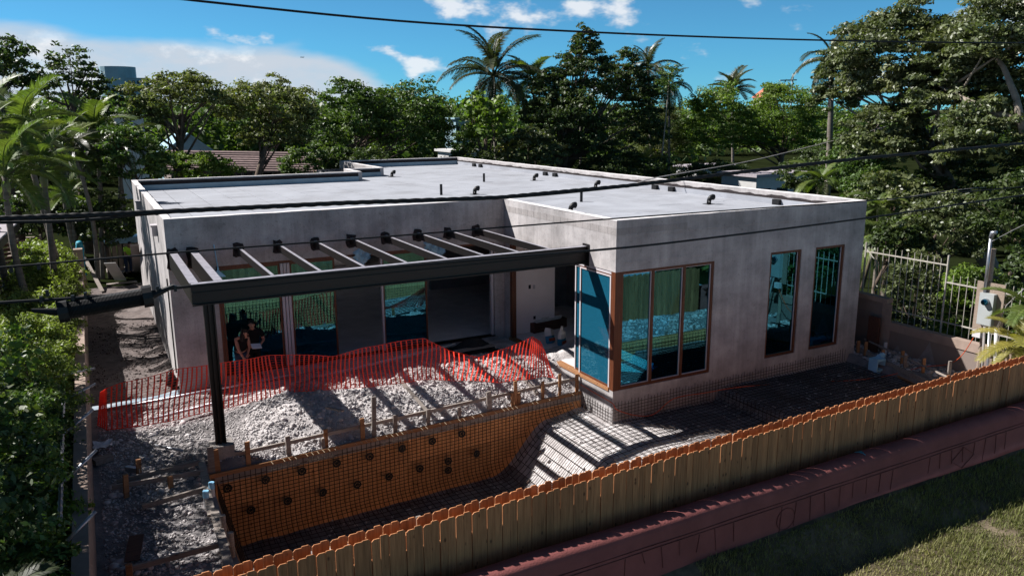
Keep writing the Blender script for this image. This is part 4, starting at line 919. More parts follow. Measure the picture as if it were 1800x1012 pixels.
# ------------------------------------------------------------------ far end: boundary wall, iron fence, meter
bw = thing('boundary_wall', 'beige stucco boundary wall with recessed panels beyond the pool end', 'wall', (10.9, 0, -.4))
b = MB(); WX = 10.85
b.box(0, .2, -7.2, -.35, -.3, .98); b.box(0, .2, -.35, 6.0, -.3, 1.70); b.build('wall_body', K['beige'], bw)
b = MB(); b.box(-.035, .235, -7.2, -.38, .78, 1.06); b.box(-.045, .245, -.38, 6.0, 1.66, 1.82); b.box(-.03, 0, -.55, -.2, -.3, 1.66); b.build('wall_cap', K['wtrim'], bw)
b = MB(); b.box(-.03, 0, -7.2, 6.0, -.3, .05); b.box(-.03, -.0, 1.2, 1.5, .05, 1.66); b.build('wall_plinth', K['beige'], bw)
def patch(p0, h, w, mt):
    b = MB(); b.v += [(-.006, p0, h), (-.006, p0-w*.35, -.1), (-.006, p0+w*.5, -.1), (-.006, p0+w*.15, h*.6)]; b.f.append((0,1,2,3)); b.build('bare_plaster', mt, bw)
patch(-2.0, .75, .9, K['plaster']); patch(-.9, .35, .7, K['plaster'])
b = MB(); b.box(-.35, -.25, -.35, .05, -.3, 1.2); o = b.build('orange_board', K['board_brown'], bw)
irf = thing('iron_fence', 'white iron picket fence standing behind the beige boundary wall', 'fence', (11.6, 0, 0))
fx = 11.55
P0 = PX(1565, 520, fx); Pg = PX(1645, 560, fx)
def zt(y): return 2.55 + .0*(y)
ys_ = np.arange(1.2, -7.5, -.235)
for i, y in enumerate(ys_):
    h = 2.95 if y > -2.0 else 2.45
    b = MB(); w = .035 if i in (0, 13) else .014
    b.tube([(0, y, .2), (0, y, h+(.12 if i in (0,13) else rnd.uniform(-.03,.05)))], w, 6); b.build('bar', K['iron'], irf)
for ya, yb, z in ((1.2,-1.85,2.75), (1.2,-7.4,.9), (-1.85,-7.4,2.2)):
    b = MB(); b.bar((0, ya, z), (0, yb, z), .035, .04); b.build('rail', K['iron'], irf)
b = MB(); b.tube([(0,1.2,2.85),(-.03,.6,2.35)], .016, 6); b.build('brace', K['iron'], irf)
mx_ = 10.45
mp = PX(1735, 540, mx_); me_ = thing('electric_meter', 'grey electric meter box on a weathered board with conduit mast', 'meter', (mx_, mp[1], -.4))
zc = mp[2]+.4
b = MB(); b.box(.06, .10, -.42, .40, zc-.75, zc+.72); b.build('backboard', K['slatwood'], me_)
b = MB(); b.box(-.10, .058, -.22, .20, zc-.52, zc+.42); bx = b.build('enclosure', K['meter'], me_)
b = MB(); b.box(-.105, -.1, -.2, .18, zc-.50, zc-.02); b.build('cover', K['meter'], bx)
b = MB(); b.tube([(-.10,-.02,zc+.18),(-.17,-.02,zc+.18)], [.105,.10], 14); b.build('meter_ring', K['metal_pale'], bx)
b = MB(); b.tube([(-.17,-.02,zc+.18),(-.235,-.02,zc+.18),(-.25,-.02,zc+.18)], [.09,.085,.05], 14); b.build('meter_dome', K['glass'], bx)
b = MB(); b.tube([(0,.12,zc+.42),(0,.14,zc+2.05)], .045, 10); b.build('mast', K['metal_pale'], me_, True)
b = MB(); b.tube([(0,.14,zc+2.02),(0,.10,zc+2.18),(0,.0,zc+2.2)], [.06,.075,.06], 10); b.build('weatherhead', K['metal_pale'], me_, True)
b = MB(); b.tube([(.14,.1,0),(.14,.1,zc+1.7)], .07, 8); b.build('post', K['slatwood'], me_)
b = MB(); b.box(-.14,.0,.02,.26,zc-.92,zc-.72); b.build('outlet', K['pvc'], me_)
for i, (dy, kk) in enumerate(((-.42,'pvc'), (-.22,'metal_pale'), (-.08,'plaster'))):
    b = MB(); b.tube([(-.22-.05*i,dy-.25,-.25),(-.1,dy+.02,zc-.55)], .05 if kk == 'pvc' else .035, 9); b.build('conduit', K[kk], me_, True)
b = MB(); b.tube([(-.1,-.40,zc-.55),(-.1,-.6,zc+.2),(-.1,-1.0,zc+.75)], .014, 6); b.build('loop_wire', K['wire'], me_, True)

# ------------------------------------------------------------------ yard side: boundary wall, brackets, neighbour
yw_ = thing('yard_wall', 'tan boundary wall dividing the alley from the green hedge', 'wall', (-13.05, 0, -.4))
b = MB(); b.box(-.12, .12, -8.5, 22.6, -.5, 1.35); b.build('wall_body', K['wtrim'], yw_)
b = MB(); b.box(-.18,.18,22.3,22.75,-.3,2.2); b.build('wall_pier', K['wtrim'], yw_)
br = thing('steel_bracket', 'steel pole with sloping tube arms leaning over the tan wall', 'bracket', (-13.2, 0, 0))
def o2(p): return (p[0]+13.2, p[1], p[2])
for a, c in (((88,664),(167,647)), ((114,702),(168,674)), ((113,762),(164,719)), ((113,846),(170,790)), ((118,950),(168,898))):
    z0 = 1.15; p = PX(a[0], a[1], -13.45) if False else PZ(*a, 1.05); q = PY(c[0], c[1], p[1]+.25); b = MB(); b.tube([o2(p), o2(q)], .03, 8); b.build('arm', K['metal_pale'], br, True)
b = MB(); p = PZ(112, 690, 1.2); q = PZ(105, 920, 1.2); b.tube([o2(p+(q-p)*i/50) for i in range(51)], [.03 if i % 2 else .045 for i in range(51)], 7); b.build('corrugated_hose', K['metal_pale'], br)
# alley clutter
def alley_board(a, za, c, zc_, w, label, mt):
    p = PZ(*a, za); q = PZ(*c, zc_); m_ = (p+q)/2; b = MB(); b.bar(p-m_, q-m_, w, .04); o = b.build('board', mt); o.location = tuple(m_); tag(o, label, 'board')
alley_board((146,448), .9, (180,512), -.25, .16, 'long pale board leaning on the tan wall in the alley', K['lumber'])
alley_board((193,462), .9, (212,492), -.2, .5, 'white panel leaning in the dark alley', K['whitewall'])
alley_board((188,500), -.22, (240,494), -.22, .3, 'flat plank on the alley ground beside the white panel', K['lumber'])
alley_board((205,478), -.2, (232,474), -.2, .5, 'pale sheet lying on the far alley ground', K['plaster'])
alley_board((236,430), 2.2, (243,478), -.2, .35, 'pale board propped against the sunny side wall', K['plaster'])
p = PZ(225, 475, -.3); pl = thing('pallet_stack', 'stack of ribbed pale panels wrapped in plastic at the alley end', 'pallet', (p[0], p[1], -.3))
for i in range(7):
    b = MB(); b.box(-.9+i*.26, -.9+i*.26+.2, -.5, .5, .1, 1.5); b.build('panel', K['slatwood'], pl)
b = MB(); b.box(-1.0,1.0,-.6,.6,0,.098); b.build('pallet', K['lumber'], pl); b = MB(); b.box(-.95,.95,-.55,.55,1.502,1.62); b.box(-.6,.7,-.5,.5,1.62,1.8); b.build('plastic_wrap', K['plastic_clear'], pl)
b = MB(); pts = [(0,.08*math.sin(i*1.1),1.6*i/9) for i in range(10)]; b.tube(pts, [.16+.03*math.sin(i*2) for i in range(10)], 8)
o = b.build('tarp_roll', mat('teal_tarp', (.03,.22,.30), .6, .3, 8), None, True); p = PZ(140, 470, .6); o.location = (p[0]+.1, p[1], p[2]-.4); tag(o, 'teal rolled tarp standing behind the tan wall by the hedge', 'tarp')
# neighbour's shed roof, deck and slatted screen
sh = thing('neighbour_shed', 'grey roofed shed with dark fascia beyond the hedge', 'shed', (-18, 12, 0))
zr = 3.4; a0 = PZ(-60,480,zr); a1 = PZ(33,392,zr); a2 = PZ(-5,383,zr); a3 = PZ(-140,400,zr)
def o3(p, dz=0): return (p[0]+18, p[1]-12, p[2]+dz)
b = MB(); b.v += [o3(a0), o3(a1), o3(a2), o3(a3)] + [o3(a0,-.08), o3(a1,-.08), o3(a2,-.08), o3(a3,-.08)]; b.f += [(0,1,2,3),(7,6,5,4),(0,4,5,1),(1,5,6,2),(2,6,7,3),(3,7,4,0)]; b.build('roof', K['shingle'], sh)
b = MB(); b.bar(o3(a0,-.1), o3(a1,-.1), .06, .3); b.build('fascia', K['steel'], sh); b = MB(); b.bar(o3((a0+a1)/2+[-.5,0,0],-.25), o3(((a0+a1)/2+[-.5,0,0])*[1,1,0]), .2, .2); b.build('post', K['steel'], sh)
b = MB(); q = (a0+a3)/2; b.box(q[0]+18-2, q[0]+18+.2, q[1]-12-3, q[1]-12+3, -.4, 3.2); b.build('wall', K['beige'], sh)
dk = thing('timber_deck', 'pale timber deck boards with gaps beyond the neighbour shed', 'deck', (-17, 24, 0))
for i in range(9):
    p = PZ(14, 450-i*6.2, .3); q = PZ(78-i*3.5, 447-i*6.0, .3); b = MB(); b.bar((p[0]+17, p[1]-24, .3), (q[0]+17, q[1]-24, .3), .32, .05, (0,0,1)); b.build('deck_board', K['slatwood'], dk)
sl = thing('slat_screen', 'dark horizontal slat screen between shed and hedge', 'screen', (-16, 10, 0))
pA = PZ(-40, 530, -.3); pB = PZ(82, 500, -.3)
for i in range(10):
    b = MB(); z = .1+i*.2; b.bar((pA[0]+16, pA[1]-10, z), (pB[0]+16, pB[1]-10, z), .03, .13); b.build('slat', K['board_brown'], sl)
for t in (0., .33, .66, 1.0):
    p = pA+(pB-pA)*t; b = MB(); b.box(p[0]+16-.04, p[0]+16+.04, p[1]-10+.03, p[1]-10+.1, -.4, 2.1); b.build('post', K['slatwood'], sl)

# ------------------------------------------------------------------ people
def skin_mesh(name, verts, edges, radii, mt, parent, root=0, sub=2):
    me = bpy.data.meshes.new(name); me.from_pydata(verts, edges, []); o = link(name, me, mt, parent)
    mo = o.modifiers.new('skin', 'SKIN'); mo.use_smooth_shade = True
    for i, r in enumerate(radii):
        sv = me.skin_vertices[0].data[i]; sv.radius = (r, r) if not hasattr(r, '__len__') else r; sv.use_root = (i == root)
    s = o.modifiers.new('sub', 'SUBSURF'); s.levels = sub; s.render_levels = sub; me.materials.clear() if False else None
    return o
def person(name, label, loc, rz, pose, cloth, legs, sleeves=True, hair='short', scale=1.0):
    g = thing('person', label, 'person', loc, None, rz); g.scale = (scale,)*3
    J = pose; V = []; E_ = []; R = []
    def add(p, r, par=None):
        V.append(p); R.append(r)
        if par is not None: E_.append((par, len(V)-1))
        return len(V)-1
    pel = add(J['pelvis'], (.15,.11)); sp = add(J['spine'], (.135,.10), pel); ch = add(J['chest'], (.165,.115), sp); nk = add(J['neck'], .055, ch); hd0 = add(J['head0'], (.075,.085), nk); hd1 = add(J['head1'], (.082,.10), hd0); hd2 = add(J['head2'], (.06,.07), hd1)
    for s in 'LR':
        sh = add(J['sh'+s], .065, ch); el_ = add(J['el'+s], .045, sh); wr_ = add(J['wr'+s], .030, el_); pm = add(J['pm'+s], (.040,.022), wr_)
        hp = add(J['hip'+s], .095, pel); kn = add(J['kn'+s], .062, hp); an = add(J['an'+s], .042, kn); tt = add(J['toe'+s], .040, an)
    body = skin_mesh('body', V, E_, R, K['skin'], g)
    def fing(s):
        w = Vector(J['wr'+s]); p = Vector(J['pm'+s]); d = (p-w).normalized(); a = d.cross(Vector((0,0,1))); a = a.normalized() if a.length > .1 else Vector((1,0,0)); c = d.cross(a).normalized()
        if c.z > 0: c = -c
        for i, ln in enumerate((.070,.080,.076,.060)):
            o0 = p+a*(-.030+.02*i); v = [o0-d*.01, o0+d*ln*.5+c*.006, o0+d*ln*.85+c*.025]
            skin_mesh('finger', [tuple(q) for q in v], [(0,1),(1,2)], [.0095,.0088,.007], K['skin'], body, 0, 1)
        o0 = w+(p-w)*.45+a*(-.035); v = [o0, o0-a*.028+d*.03+c*.008, o0-a*.03+d*.06+c*.018]
        skin_mesh('thumb', [tuple(q) for q in v], [(0,1),(1,2)], [.011,.010,.008], K['skin'], body, 0, 1)
    fing('L'); fing('R')
    # clothing follows the same joints, a little wider
    def up(p, q, t): return tuple(Vector(p).lerp(Vector(q), t))
    V = []; E_ = []; R = []
    pel = add(J['pelvis'], (.185,.150)); sp = add(J['spine'], (.175,.150), pel); ch = add(J['chest'], (.205,.168), sp); add(up(J['chest'], J['neck'], .7), .095, ch)
    for s in 'LR':
        sh = add(J['sh'+s], .083 if sleeves else .06, ch)
        if sleeves: add(up(J['sh'+s], J['el'+s], .75), .070, sh)
    skin_mesh('top', V, E_, R, cloth, g)
    V = []; E_ = []; R = []
    pel = add(J['pelvis'], (.168,.128))
    for s in 'LR':
        hp = add(J['hip'+s], .11, pel); kn = add(J['kn'+s], .080, hp); add(up(J['kn'+s], J['an'+s], .95), .065, kn)
    skin_mesh('trousers', V, E_, R, legs, g)
    for s in 'LR':
        skin_mesh('shoe', [J['an'+s], J['toe'+s], up(J['an'+s], J['toe'+s], 1.5)], [(0,1),(1,2)], [.055,.05,.042], K['blackcloth'], g)
    hv = [Vector(J['head1']), Vector(J['head2'])]; fw = Vector(J['face']).normalized(); u_ = (hv[1]-hv[0]).normalized()
    back = hv[0]-fw*.035+u_*.02
    V = [tuple(back), tuple(back+u_*.06+fw*.01), tuple(hv[1]+fw*.02+u_*.025)]; E_ = [(0,1),(1,2)]; R = [.095,.10,.065]
    if hair == 'long':
        V += [tuple(back-u_*.12-fw*.03), tuple(back-u_*.28-fw*.02)]; E_ += [(0,3),(3,4)]; R += [.085,.06]
    skin_mesh('hair', V, E_, R, K['hair'], g)
    rt = fw.cross(u_).normalized(); hc = hv[0]
    skin_mesh('nose', [tuple(hc+fw*.088+u_*.015), tuple(hc+fw*.108-u_*.02)], [(0,1)], [.010,.014], K['skin'], g, 0, 1)
    for sg in (-1, 1):
        b = MB(); e = hc+fw*.090+rt*sg*.034+u_*.02; b.bar(e-rt*.014, e+rt*.014, .008, .010); b.build('eye', K['hair'], g)
        b = MB(); e = hc+rt*sg*.088-fw*.005; b.tube([e-u_*.025, e, e+u_*.028], [.008,.016,.010], 6); b.build('ear', K['skin'], g)
    b = MB(); e = hc+fw*.092-u_*.048; b.bar(e-rt*.022, e+rt*.022, .006, .008); b.build('mouth', K['bag_red'], g)
    return g
P_m = PY(445, 600, 6.05); P_w = PY(424, 610, 5.85)
man = person('person', 'man in black polo shirt looking down at a tablet by the glass', (P_m[0], 6.05, -.02), 0, dict(
    pelvis=(0,0,.95), spine=(0,-.02,1.15), chest=(0,-.06,1.36), neck=(-.02,-.11,1.53), head0=(-.03,-.15,1.58), head1=(-.045,-.19,1.64), head2=(-.05,-.20,1.73), face=(-.35,-.75,-.55),
    shL=(.21,-.07,1.43), elL=(.28,-.13,1.15), wrL=(.13,-.36,1.07), pmL=(.07,-.42,1.07), shR=(-.20,-.09,1.43), elR=(-.25,-.20,1.16), wrR=(-.13,-.42,1.05), pmR=(-.07,-.46,1.05),
    hipL=(.10,0,.88), knL=(.12,-.03,.48), anL=(.12,.02,.08), toeL=(.13,-.14,.05), hipR=(-.10,0,.88), knR=(-.12,-.02,.48), anR=(-.12,.03,.08), toeR=(-.14,-.13,.05)), K['blackcloth'], K['blackcloth'])
tb = MB(); tb.box(-.14,.14,-.10,.10,-.006,.006); o = tb.build('tablet', K['paper']); o.location = (P_m[0]-.0, 6.05-.47, 1.06); o.rotation_euler = (.5, .12, .15); tag(o, 'pale tablet held by the man in the black polo', 'tablet')
woman = person('person', 'woman in sleeveless dark top pointing down over the netting', (P_w[0], 5.85, -.02), 0, dict(
    pelvis=(-.02,.05,.88), spine=(0,-.0,1.07), chest=(.02,-.10,1.25), neck=(.06,-.18,1.39), head0=(.08,-.21,1.43), head1=(.10,-.24,1.49), head2=(.12,-.23,1.58), face=(.8,-.5,-.3),
    shL=(.19,-.11,1.30), elL=(.20,-.18,1.06), wrL=(.12,-.30,.90), pmL=(.10,-.35,.86), shR=(-.15,-.12,1.31), elR=(-.12,-.24,1.05), wrR=(-.03,-.36,.84), pmR=(-.01,-.40,.77),
    hipL=(.08,.05,.82), knL=(.09,.0,.45), anL=(.09,.05,.08), toeL=(.10,-.10,.05), hipR=(-.10,.05,.82), knR=(-.12,.02,.45), anR=(-.12,.06,.08), toeR=(-.13,-.08,.05)), K['blackcloth'], K['jeans'], False, 'long')
P_k = PZ(241, 480, -.3)
worker = person('person', 'worker in lime vest bending beside the alley end of the house', (-10.95, P_k[1], -.3), .5, dict(
    pelvis=(0,.05,.92), spine=(0,-.04,1.12), chest=(0,-.15,1.30), neck=(0,-.24,1.43), head0=(0,-.28,1.47), head1=(0,-.32,1.53), head2=(0,-.33,1.62), face=(0,-.8,-.4),
    shL=(.2,-.16,1.36), elL=(.26,-.22,1.1), wrL=(.2,-.42,.98), pmL=(.18,-.48,.95), shR=(-.2,-.16,1.36), elR=(-.26,-.22,1.1), wrR=(-.2,-.42,.98), pmR=(-.18,-.48,.95),
    hipL=(.1,.05,.86), knL=(.12,0,.48), anL=(.12,.05,.08), toeL=(.13,-.12,.05), hipR=(-.1,.05,.86), knR=(-.12,0,.48), anR=(-.12,.05,.08), toeR=(-.13,-.12,.05)), K['lime_vest'], K['jeans'])
# blue broom leaning on the patio wall
p = PY(380, 440, NY-.06); bz = PY(383,487,NY-.1)[2]; bt = PY(377,430,NY-.1)[2]; bm_ = thing('broom', 'blue broom propped against the shaded patio wall between the rafters', 'broom', (p[0], NY-.08, bz+.3))
b = MB(); b.tube([(0,0,.0),(-.05,.02,bt-bz-.3)], .014, 6); b.build('handle', K['pvc_blue'], bm_); b = MB(); b.box(-.02,.02,-.04,.04,-.1,0); b.v += [(-.2,-.05,-.3),(.2,-.05,-.3),(.2,.03,-.3),(-.2,.03,-.3)]; s = len(b.v)-12; b.f += [(s+0,s+1,s+9,s+8),(s+1,s+2,s+10,s+9),(s+2,s+3,s+11,s+10),(s+3,s+0,s+8,s+11)]; b.build('brush', K['pvc_blue'], bm_)

# ------------------------------------------------------------------ vegetation
def mpp(p): return float(np.dot(np.array(p)-CAMP, _f))/FPX
def leaf_arrays(P, Nrm, L, W, r, fold=.2, up=.5):
    n = len(P); R = r.randn(n, 3); N_ = Nrm*.7+R*.75+np.array([0,0,up]); N_ /= np.linalg.norm(N_, axis=1)[:,None]+1e-9
    T = np.cross(N_, r.randn(n, 3)); T /= np.linalg.norm(T, axis=1)[:,None]+1e-9; B = np.cross(N_, T)
    l = (L*(.6+.8*r.rand(n)))[:,None]; w = l*W
    V = np.stack([P-T*l*.5, P+B*w*.5+N_*w*fold, P+T*l*.5, P-B*w*.5+N_*w*fold], 1)
    return V.reshape(-1, 3)
def crown_pts(c, rad, n, r, clump=.24, low=-.45, k=None, shell=.55):
    c = np.array(c); rad = np.array(rad); k = k or int(60+25*float(np.mean(rad)))
    D = r.randn(k*4, 3); D /= np.linalg.norm(D, axis=1)[:,None]; D = D[D[:,2] > low][:k]; k = len(D)
    q = shell+(1-shell)*r.rand(k)**.6; C = c+D*rad*q[:,None]*(.86+.28*r.rand(k))[:,None]
    cr = clump*float(np.mean(rad))*(.55+.9*r.rand(k)); idx = r.randint(0, k, n)
    d = r.randn(n, 3); d /= np.linalg.norm(d, axis=1)[:,None]; d[:,2] = np.abs(d[:,2])*.8+d[:,2]*.25
    rr = r.rand(n)**.45; P = C[idx]+d*(cr[idx]*rr)[:,None]*np.array([1.15,1.15,.75])
    return P, d, C, cr
def leaves_obj(name, Vs, mt, parent):
    V = np.concatenate(Vs); F = np.arange(len(V)).reshape(-1, 4); return link(name, np_mesh(name, V, F), mt, parent)
def tree(name, label, crowns, base, mt, leaf, dens, seed, trunk_r=.25, bark='bark', W=.5, cat='tree', group=None, clump=.24, shell=.55, limbs=9, low=-.45, lean=None, cap=60000):
    r = np.random.RandomState(seed); g = thing(name, label, cat, tuple(base), group); base = np.array(base); Vs = []; cs = []; tot = 0
    for c, rad in crowns:
        area = 4*math.pi*((rad[0]*rad[2])+(rad[0]*rad[1])+(rad[1]*rad[2]))/3; n = int(min(cap, 3.3*dens*area/(leaf*leaf*W)))
        P, d, C, cr = crown_pts(c, rad, n, r, clump, low, None, shell); Vs.append(leaf_arrays(P-base, d, leaf, W, r)); cs.append((np.array(c), np.array(rad), C)); tot += n
    leaves_obj('crown', Vs, mt, g)
    b = MB(); c0, r0, C0 = cs[0]; top = c0-base; top = top*np.array([1,1,1])-np.array([0,0,r0[2]*.35]); mid = top*.5+(np.array(lean) if lean is not None else np.array([r.randn()*.2, r.randn()*.2, 0]))
    b.tube([(0,0,-.2), tuple(mid*.5), tuple(mid), tuple(top)], [trunk_r*1.25, trunk_r, trunk_r*.85, trunk_r*.6], 9); b.build('trunk', K[bark], g, True)
    lb = MB()
    for c, rad, C in cs:
        for t in C[r.choice(len(C), min(limbs, len(C)), False)]-base:
            s = mid+(top-mid)*r.rand(); m_ = (s+t)/2+r.randn(3)*.08*float(np.mean(rad)); m_[2] += .06*float(np.mean(rad))
            lb.tube([tuple(s), tuple(m_), tuple(t)], [trunk_r*.30, trunk_r*.18, trunk_r*.05], 6)
    lb.build('limb', K[bark], g, True)
    return g
def bbox_crown(u0, v0, u1, v1, y=None, x=None, dep=.85):
    c = PY((u0+u1)/2, (v0+v1)/2, y) if y is not None else PX((u0+u1)/2, (v0+v1)/2, x); s = mpp(c)
    rx = (u1-u0)/2*s*.92; rz = (v1-v0)/2*s*.95; return c, (rx, max(rx*dep, rz*.6), rz)
def based(c, dx=0, dy=0): return np.array([c[0]+dx, c[1]+dy, -.45])

T_ = 'trees behind the house'
c = bbox_crown(-80,72,68,200, y=34); tree('broadleaf_tree', 'dark leafy tree at the skyline above the fan of young palms', [c], based(c[0]), K['leaf_dark'], .26, .9, 1, .3, group=T_)
c = bbox_crown(70,84,178,215, y=36); c2 = bbox_crown(150,130,222,250, y=36.5); tree('broadleaf_tree', 'open crowned dark tree in front of the hazy distant tower', [c, c2], based(c[0]), K['leaf_dark'], .24, .55, 2, .28, group=T_, clump=.2)
c = bbox_crown(222,130,415,235, y=34); c2 = bbox_crown(215,165,300,262, y=33.5); tb_ = PZ(301, 318, 2.0); tree('umbrella_tree', 'spreading olive green tree with bare leaning trunk beside the roof', [c, c2], (tb_[0]*.0+PY(300,312,33)[0], 33, -.45), K['leaf_olive'], .22, .8, 3, .30, group=T_, clump=.2, low=-.15)
c = bbox_crown(385,135,565,265, y=35); c2 = bbox_crown(420,190,560,300, y=35.5); tree('broadleaf_tree', 'rounded olive tree with arching trunks above the brown tiled roof', [c, c2], (PY(425,305,34)[0], 34, -.45), K['leaf_olive'], .22, .8, 4, .24, group=T_, clump=.2, low=-.2)
c = bbox_crown(545,140,690,310, y=41); c2 = bbox_crown(640,142,800,312, y=42); tree('broadleaf_tree', 'broad dense green tree behind the stepped roof corner', [c, c2], based(c[0]), K['leaf_mid'], .26, 1.0, 5, .35, group=T_)
c = bbox_crown(806,160,900,285, y=39); tree('sea_grape_tree', 'light green large leaved tree under the coconut palm', [c], based(c[0]), K['leaf_bright'], .34, .8, 6, .2, W=.8, group=T_, clump=.18)
c = bbox_crown(905,150,1085,325, y=40); c2 = bbox_crown(968,70,1092,215, y=41); c3 = bbox_crown(1050,120,1180,320, y=42); c4 = bbox_crown(1066,84,1140,190, y=42); c5 = bbox_crown(1002,45,1052,120, y=41); c6 = bbox_crown(925,120,1010,230, y=40.5)
tree('broadleaf_tree', 'tall dark tree with pointed twin tops behind the flat roof', [c, c3, c2, c4, c5, c6], based(c[0]), K['leaf_dark'], .27, 1.0, 7, .4, group=T_, clump=.2)
c = bbox_crown(860,225,1000,320, y=38); tree('glossy_shrub', 'glossy leaved shrub mass low behind the roof parapet', [c], based(c[0]), K['leaf_gloss'], .25, 1.0, 8, .15, group=T_, clump=.22, cat='shrub')
c = bbox_crown(1190,150,1330,310, y=47); c2 = bbox_crown(1300,145,1455,312, y=45); tree('broadleaf_tree', 'bright green rounded tree between the slender trunk and the big tree', [c2, c], based(c2[0]), K['leaf_bright'], .25, 1.0, 9, .35, group=T_, clump=.2)
c = bbox_crown(1100,180,1215,320, y=52); tree('casuarina_tree', 'wispy grey green tree behind the slender leaning trunk', [c], based(c[0]), K['leaf_olive'], .20, .8, 10, .25, W=.25, group=T_)
# the big tree beyond the boundary wall
cs = [bbox_crown(1455,10,1720,240, x=22), bbox_crown(1660,-90,1960,200, x=21), bbox_crown(1470,180,1640,330, x=20), bbox_crown(1420,90,1520,235, x=23), bbox_crown(1640,170,1860,330, x=20), bbox_crown(1580,70,1780,250, x=21.5), bbox_crown(1700,60,1880,260, x=22)]
tree('ficus_tree', 'huge glossy leaved tree filling the view beyond the boundary wall', cs, based(cs[0][0], 3, -4), K['leaf_gloss'], .19, 1.7, 11, .36, 'palebark', group=T_, clump=.2, limbs=4, cap=75000)
b_ = MB(); P_ = [PX(1800,215,19.5), PX(1740,195,19.5), PX(1690,172,20), PX(1650,150,20.5)]; g = thing('bare_branch', 'pale bare limb reaching out of the big tree', 'branch', tuple(P_[0]))
b_.tube([tuple(p-P_[0]) for p in P_], [.16,.13,.10,.05], 8); P2 = [PX(1800,235,19.4), PX(1785,170,19.6), PX(1765,120,20), PX(1740,85,20.5)]; b_.tube([tuple(p-P_[0]) for p in P2], [.16,.13,.10,.04], 8); b_.build('limb', K['palebark'], g, True)
tree('broadleaf_tree', 'tree beside the yard whose shade falls over the pool edge', [((-16.5,3.0,5.5),(1.9,4.4,1.9)), ((-16.8,-2.5,4.6),(1.8,2.5,1.6))], (-17.2,2.6,-.45), K['leaf_mid'], .16, .5, 160, .16, clump=.25)
# screen of shrubs behind the iron fence and along the far side of the house
shr = [(1555,440,1660,620,13.2,'leaf_gloss','glossy shrub behind the iron fence nearest the house corner'), (1640,460,1760,640,13.0,'leaf_bright','leafy green shrub behind the iron fence by the meter'), (1740,430,1860,600,13.5,'leaf_dark','dark shrub behind the meter mast'),
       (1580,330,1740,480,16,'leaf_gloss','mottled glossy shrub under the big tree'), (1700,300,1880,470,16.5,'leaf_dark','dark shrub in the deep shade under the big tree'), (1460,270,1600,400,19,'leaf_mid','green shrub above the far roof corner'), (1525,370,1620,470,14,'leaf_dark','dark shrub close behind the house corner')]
for i, (a, b1, c1, d1, xx, mm, lb) in enumerate(shr):
    c = bbox_crown(a, b1, c1, d1, x=xx); tree('shrub', lb, [c], based(c[0]), K[mm], .15, 1.0, 40+i, .08, group='shrubs beyond the boundary wall', clump=.2, cat='shrub', low=-.8, W=.5, cap=30000)
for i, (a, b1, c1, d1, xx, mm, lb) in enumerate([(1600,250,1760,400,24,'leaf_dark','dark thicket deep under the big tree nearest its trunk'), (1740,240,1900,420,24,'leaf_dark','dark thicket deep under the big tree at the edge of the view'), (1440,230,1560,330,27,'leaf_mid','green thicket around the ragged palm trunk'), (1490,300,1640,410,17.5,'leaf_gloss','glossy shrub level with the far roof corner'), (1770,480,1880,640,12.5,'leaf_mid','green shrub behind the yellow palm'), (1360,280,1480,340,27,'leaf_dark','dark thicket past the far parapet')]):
    c = bbox_crown(a, b1, c1, d1, x=xx); tree('shrub', lb, [c], based(c[0]), K[mm], .2, .9, 140+i, .08, group='shrubs beyond the boundary wall', clump=.22, cat='shrub', low=-.9, cap=30000)
und = [(792,221,840,290,58,'leaf_mid','small green tree under the little teal building'), (10,335,120,430,33,'leaf_dark','dark shrub behind the palm stems nearest the shed'), (90,345,190,430,34,'leaf_mid','green shrub behind the palm stems'), (-60,270,60,400,36,'leaf_dark','dark shrub screening the plot beyond the shed'), (1180,285,1330,335,38,'leaf_dark','dark shrub row behind the parapet by the pale house'), (560,262,700,312,37,'leaf_dark','dark shrub at the foot of the broad dense tree'), (170,215,300,345,26,'leaf_mid','bushy green shrub between the palms and the roof end'), (120,330,245,440,27,'leaf_dark','dark shrub closing off the alley'), (250,270,420,325,31,'leaf_bright','low bright shrub behind the roof end parapet'), (480,255,620,315,38,'leaf_mid','low shrub by the tiled house'),
       (770,262,880,315,38,'leaf_dark','low dark shrub by the white distant roof'), (1000,270,1200,345,37,'leaf_dark','low dark shrub behind the long parapet'), (1380,255,1500,330,34,'leaf_dark','dark shrub at the foot of the bright green tree')]
for i, (a, b1, c1, d1, yy, mm, lb) in enumerate(und):
    c = bbox_crown(a, b1, c1, d1, y=yy); tree('shrub', lb, [c], based(c[0]), K[mm], .2, 1.0, 60+i, .1, group='shrubs behind the house', clump=.2, cat='shrub', low=-.8)
# far wood on the horizon
r = np.random.RandomState(5); Vs = []
for i in range(95):
    u = -150+i*22+r.uniform(-8,8); yy = r.uniform(85, 150); v = 212+r.uniform(-10, 14)
    p = PY(u, v, yy); rad = (r.uniform(4,8), r.uniform(4,7), r.uniform(2.2,4.0)); P, d, C, cr = crown_pts(p, rad, 700, r, .3, -.7); Vs.append(leaf_arrays(P, d, .75, .6, r))
    p2 = p.copy(); p2[2] -= 4; P, d, C, cr = crown_pts(p2, rad, 250, r, .4, -1); Vs.append(leaf_arrays(P, d, 1.1, .6, r))
o = leaves_obj('distant_wood', Vs, K['leaf_mid'], None); tag(o, 'far line of trees closing the horizon', 'wood', kind='stuff')

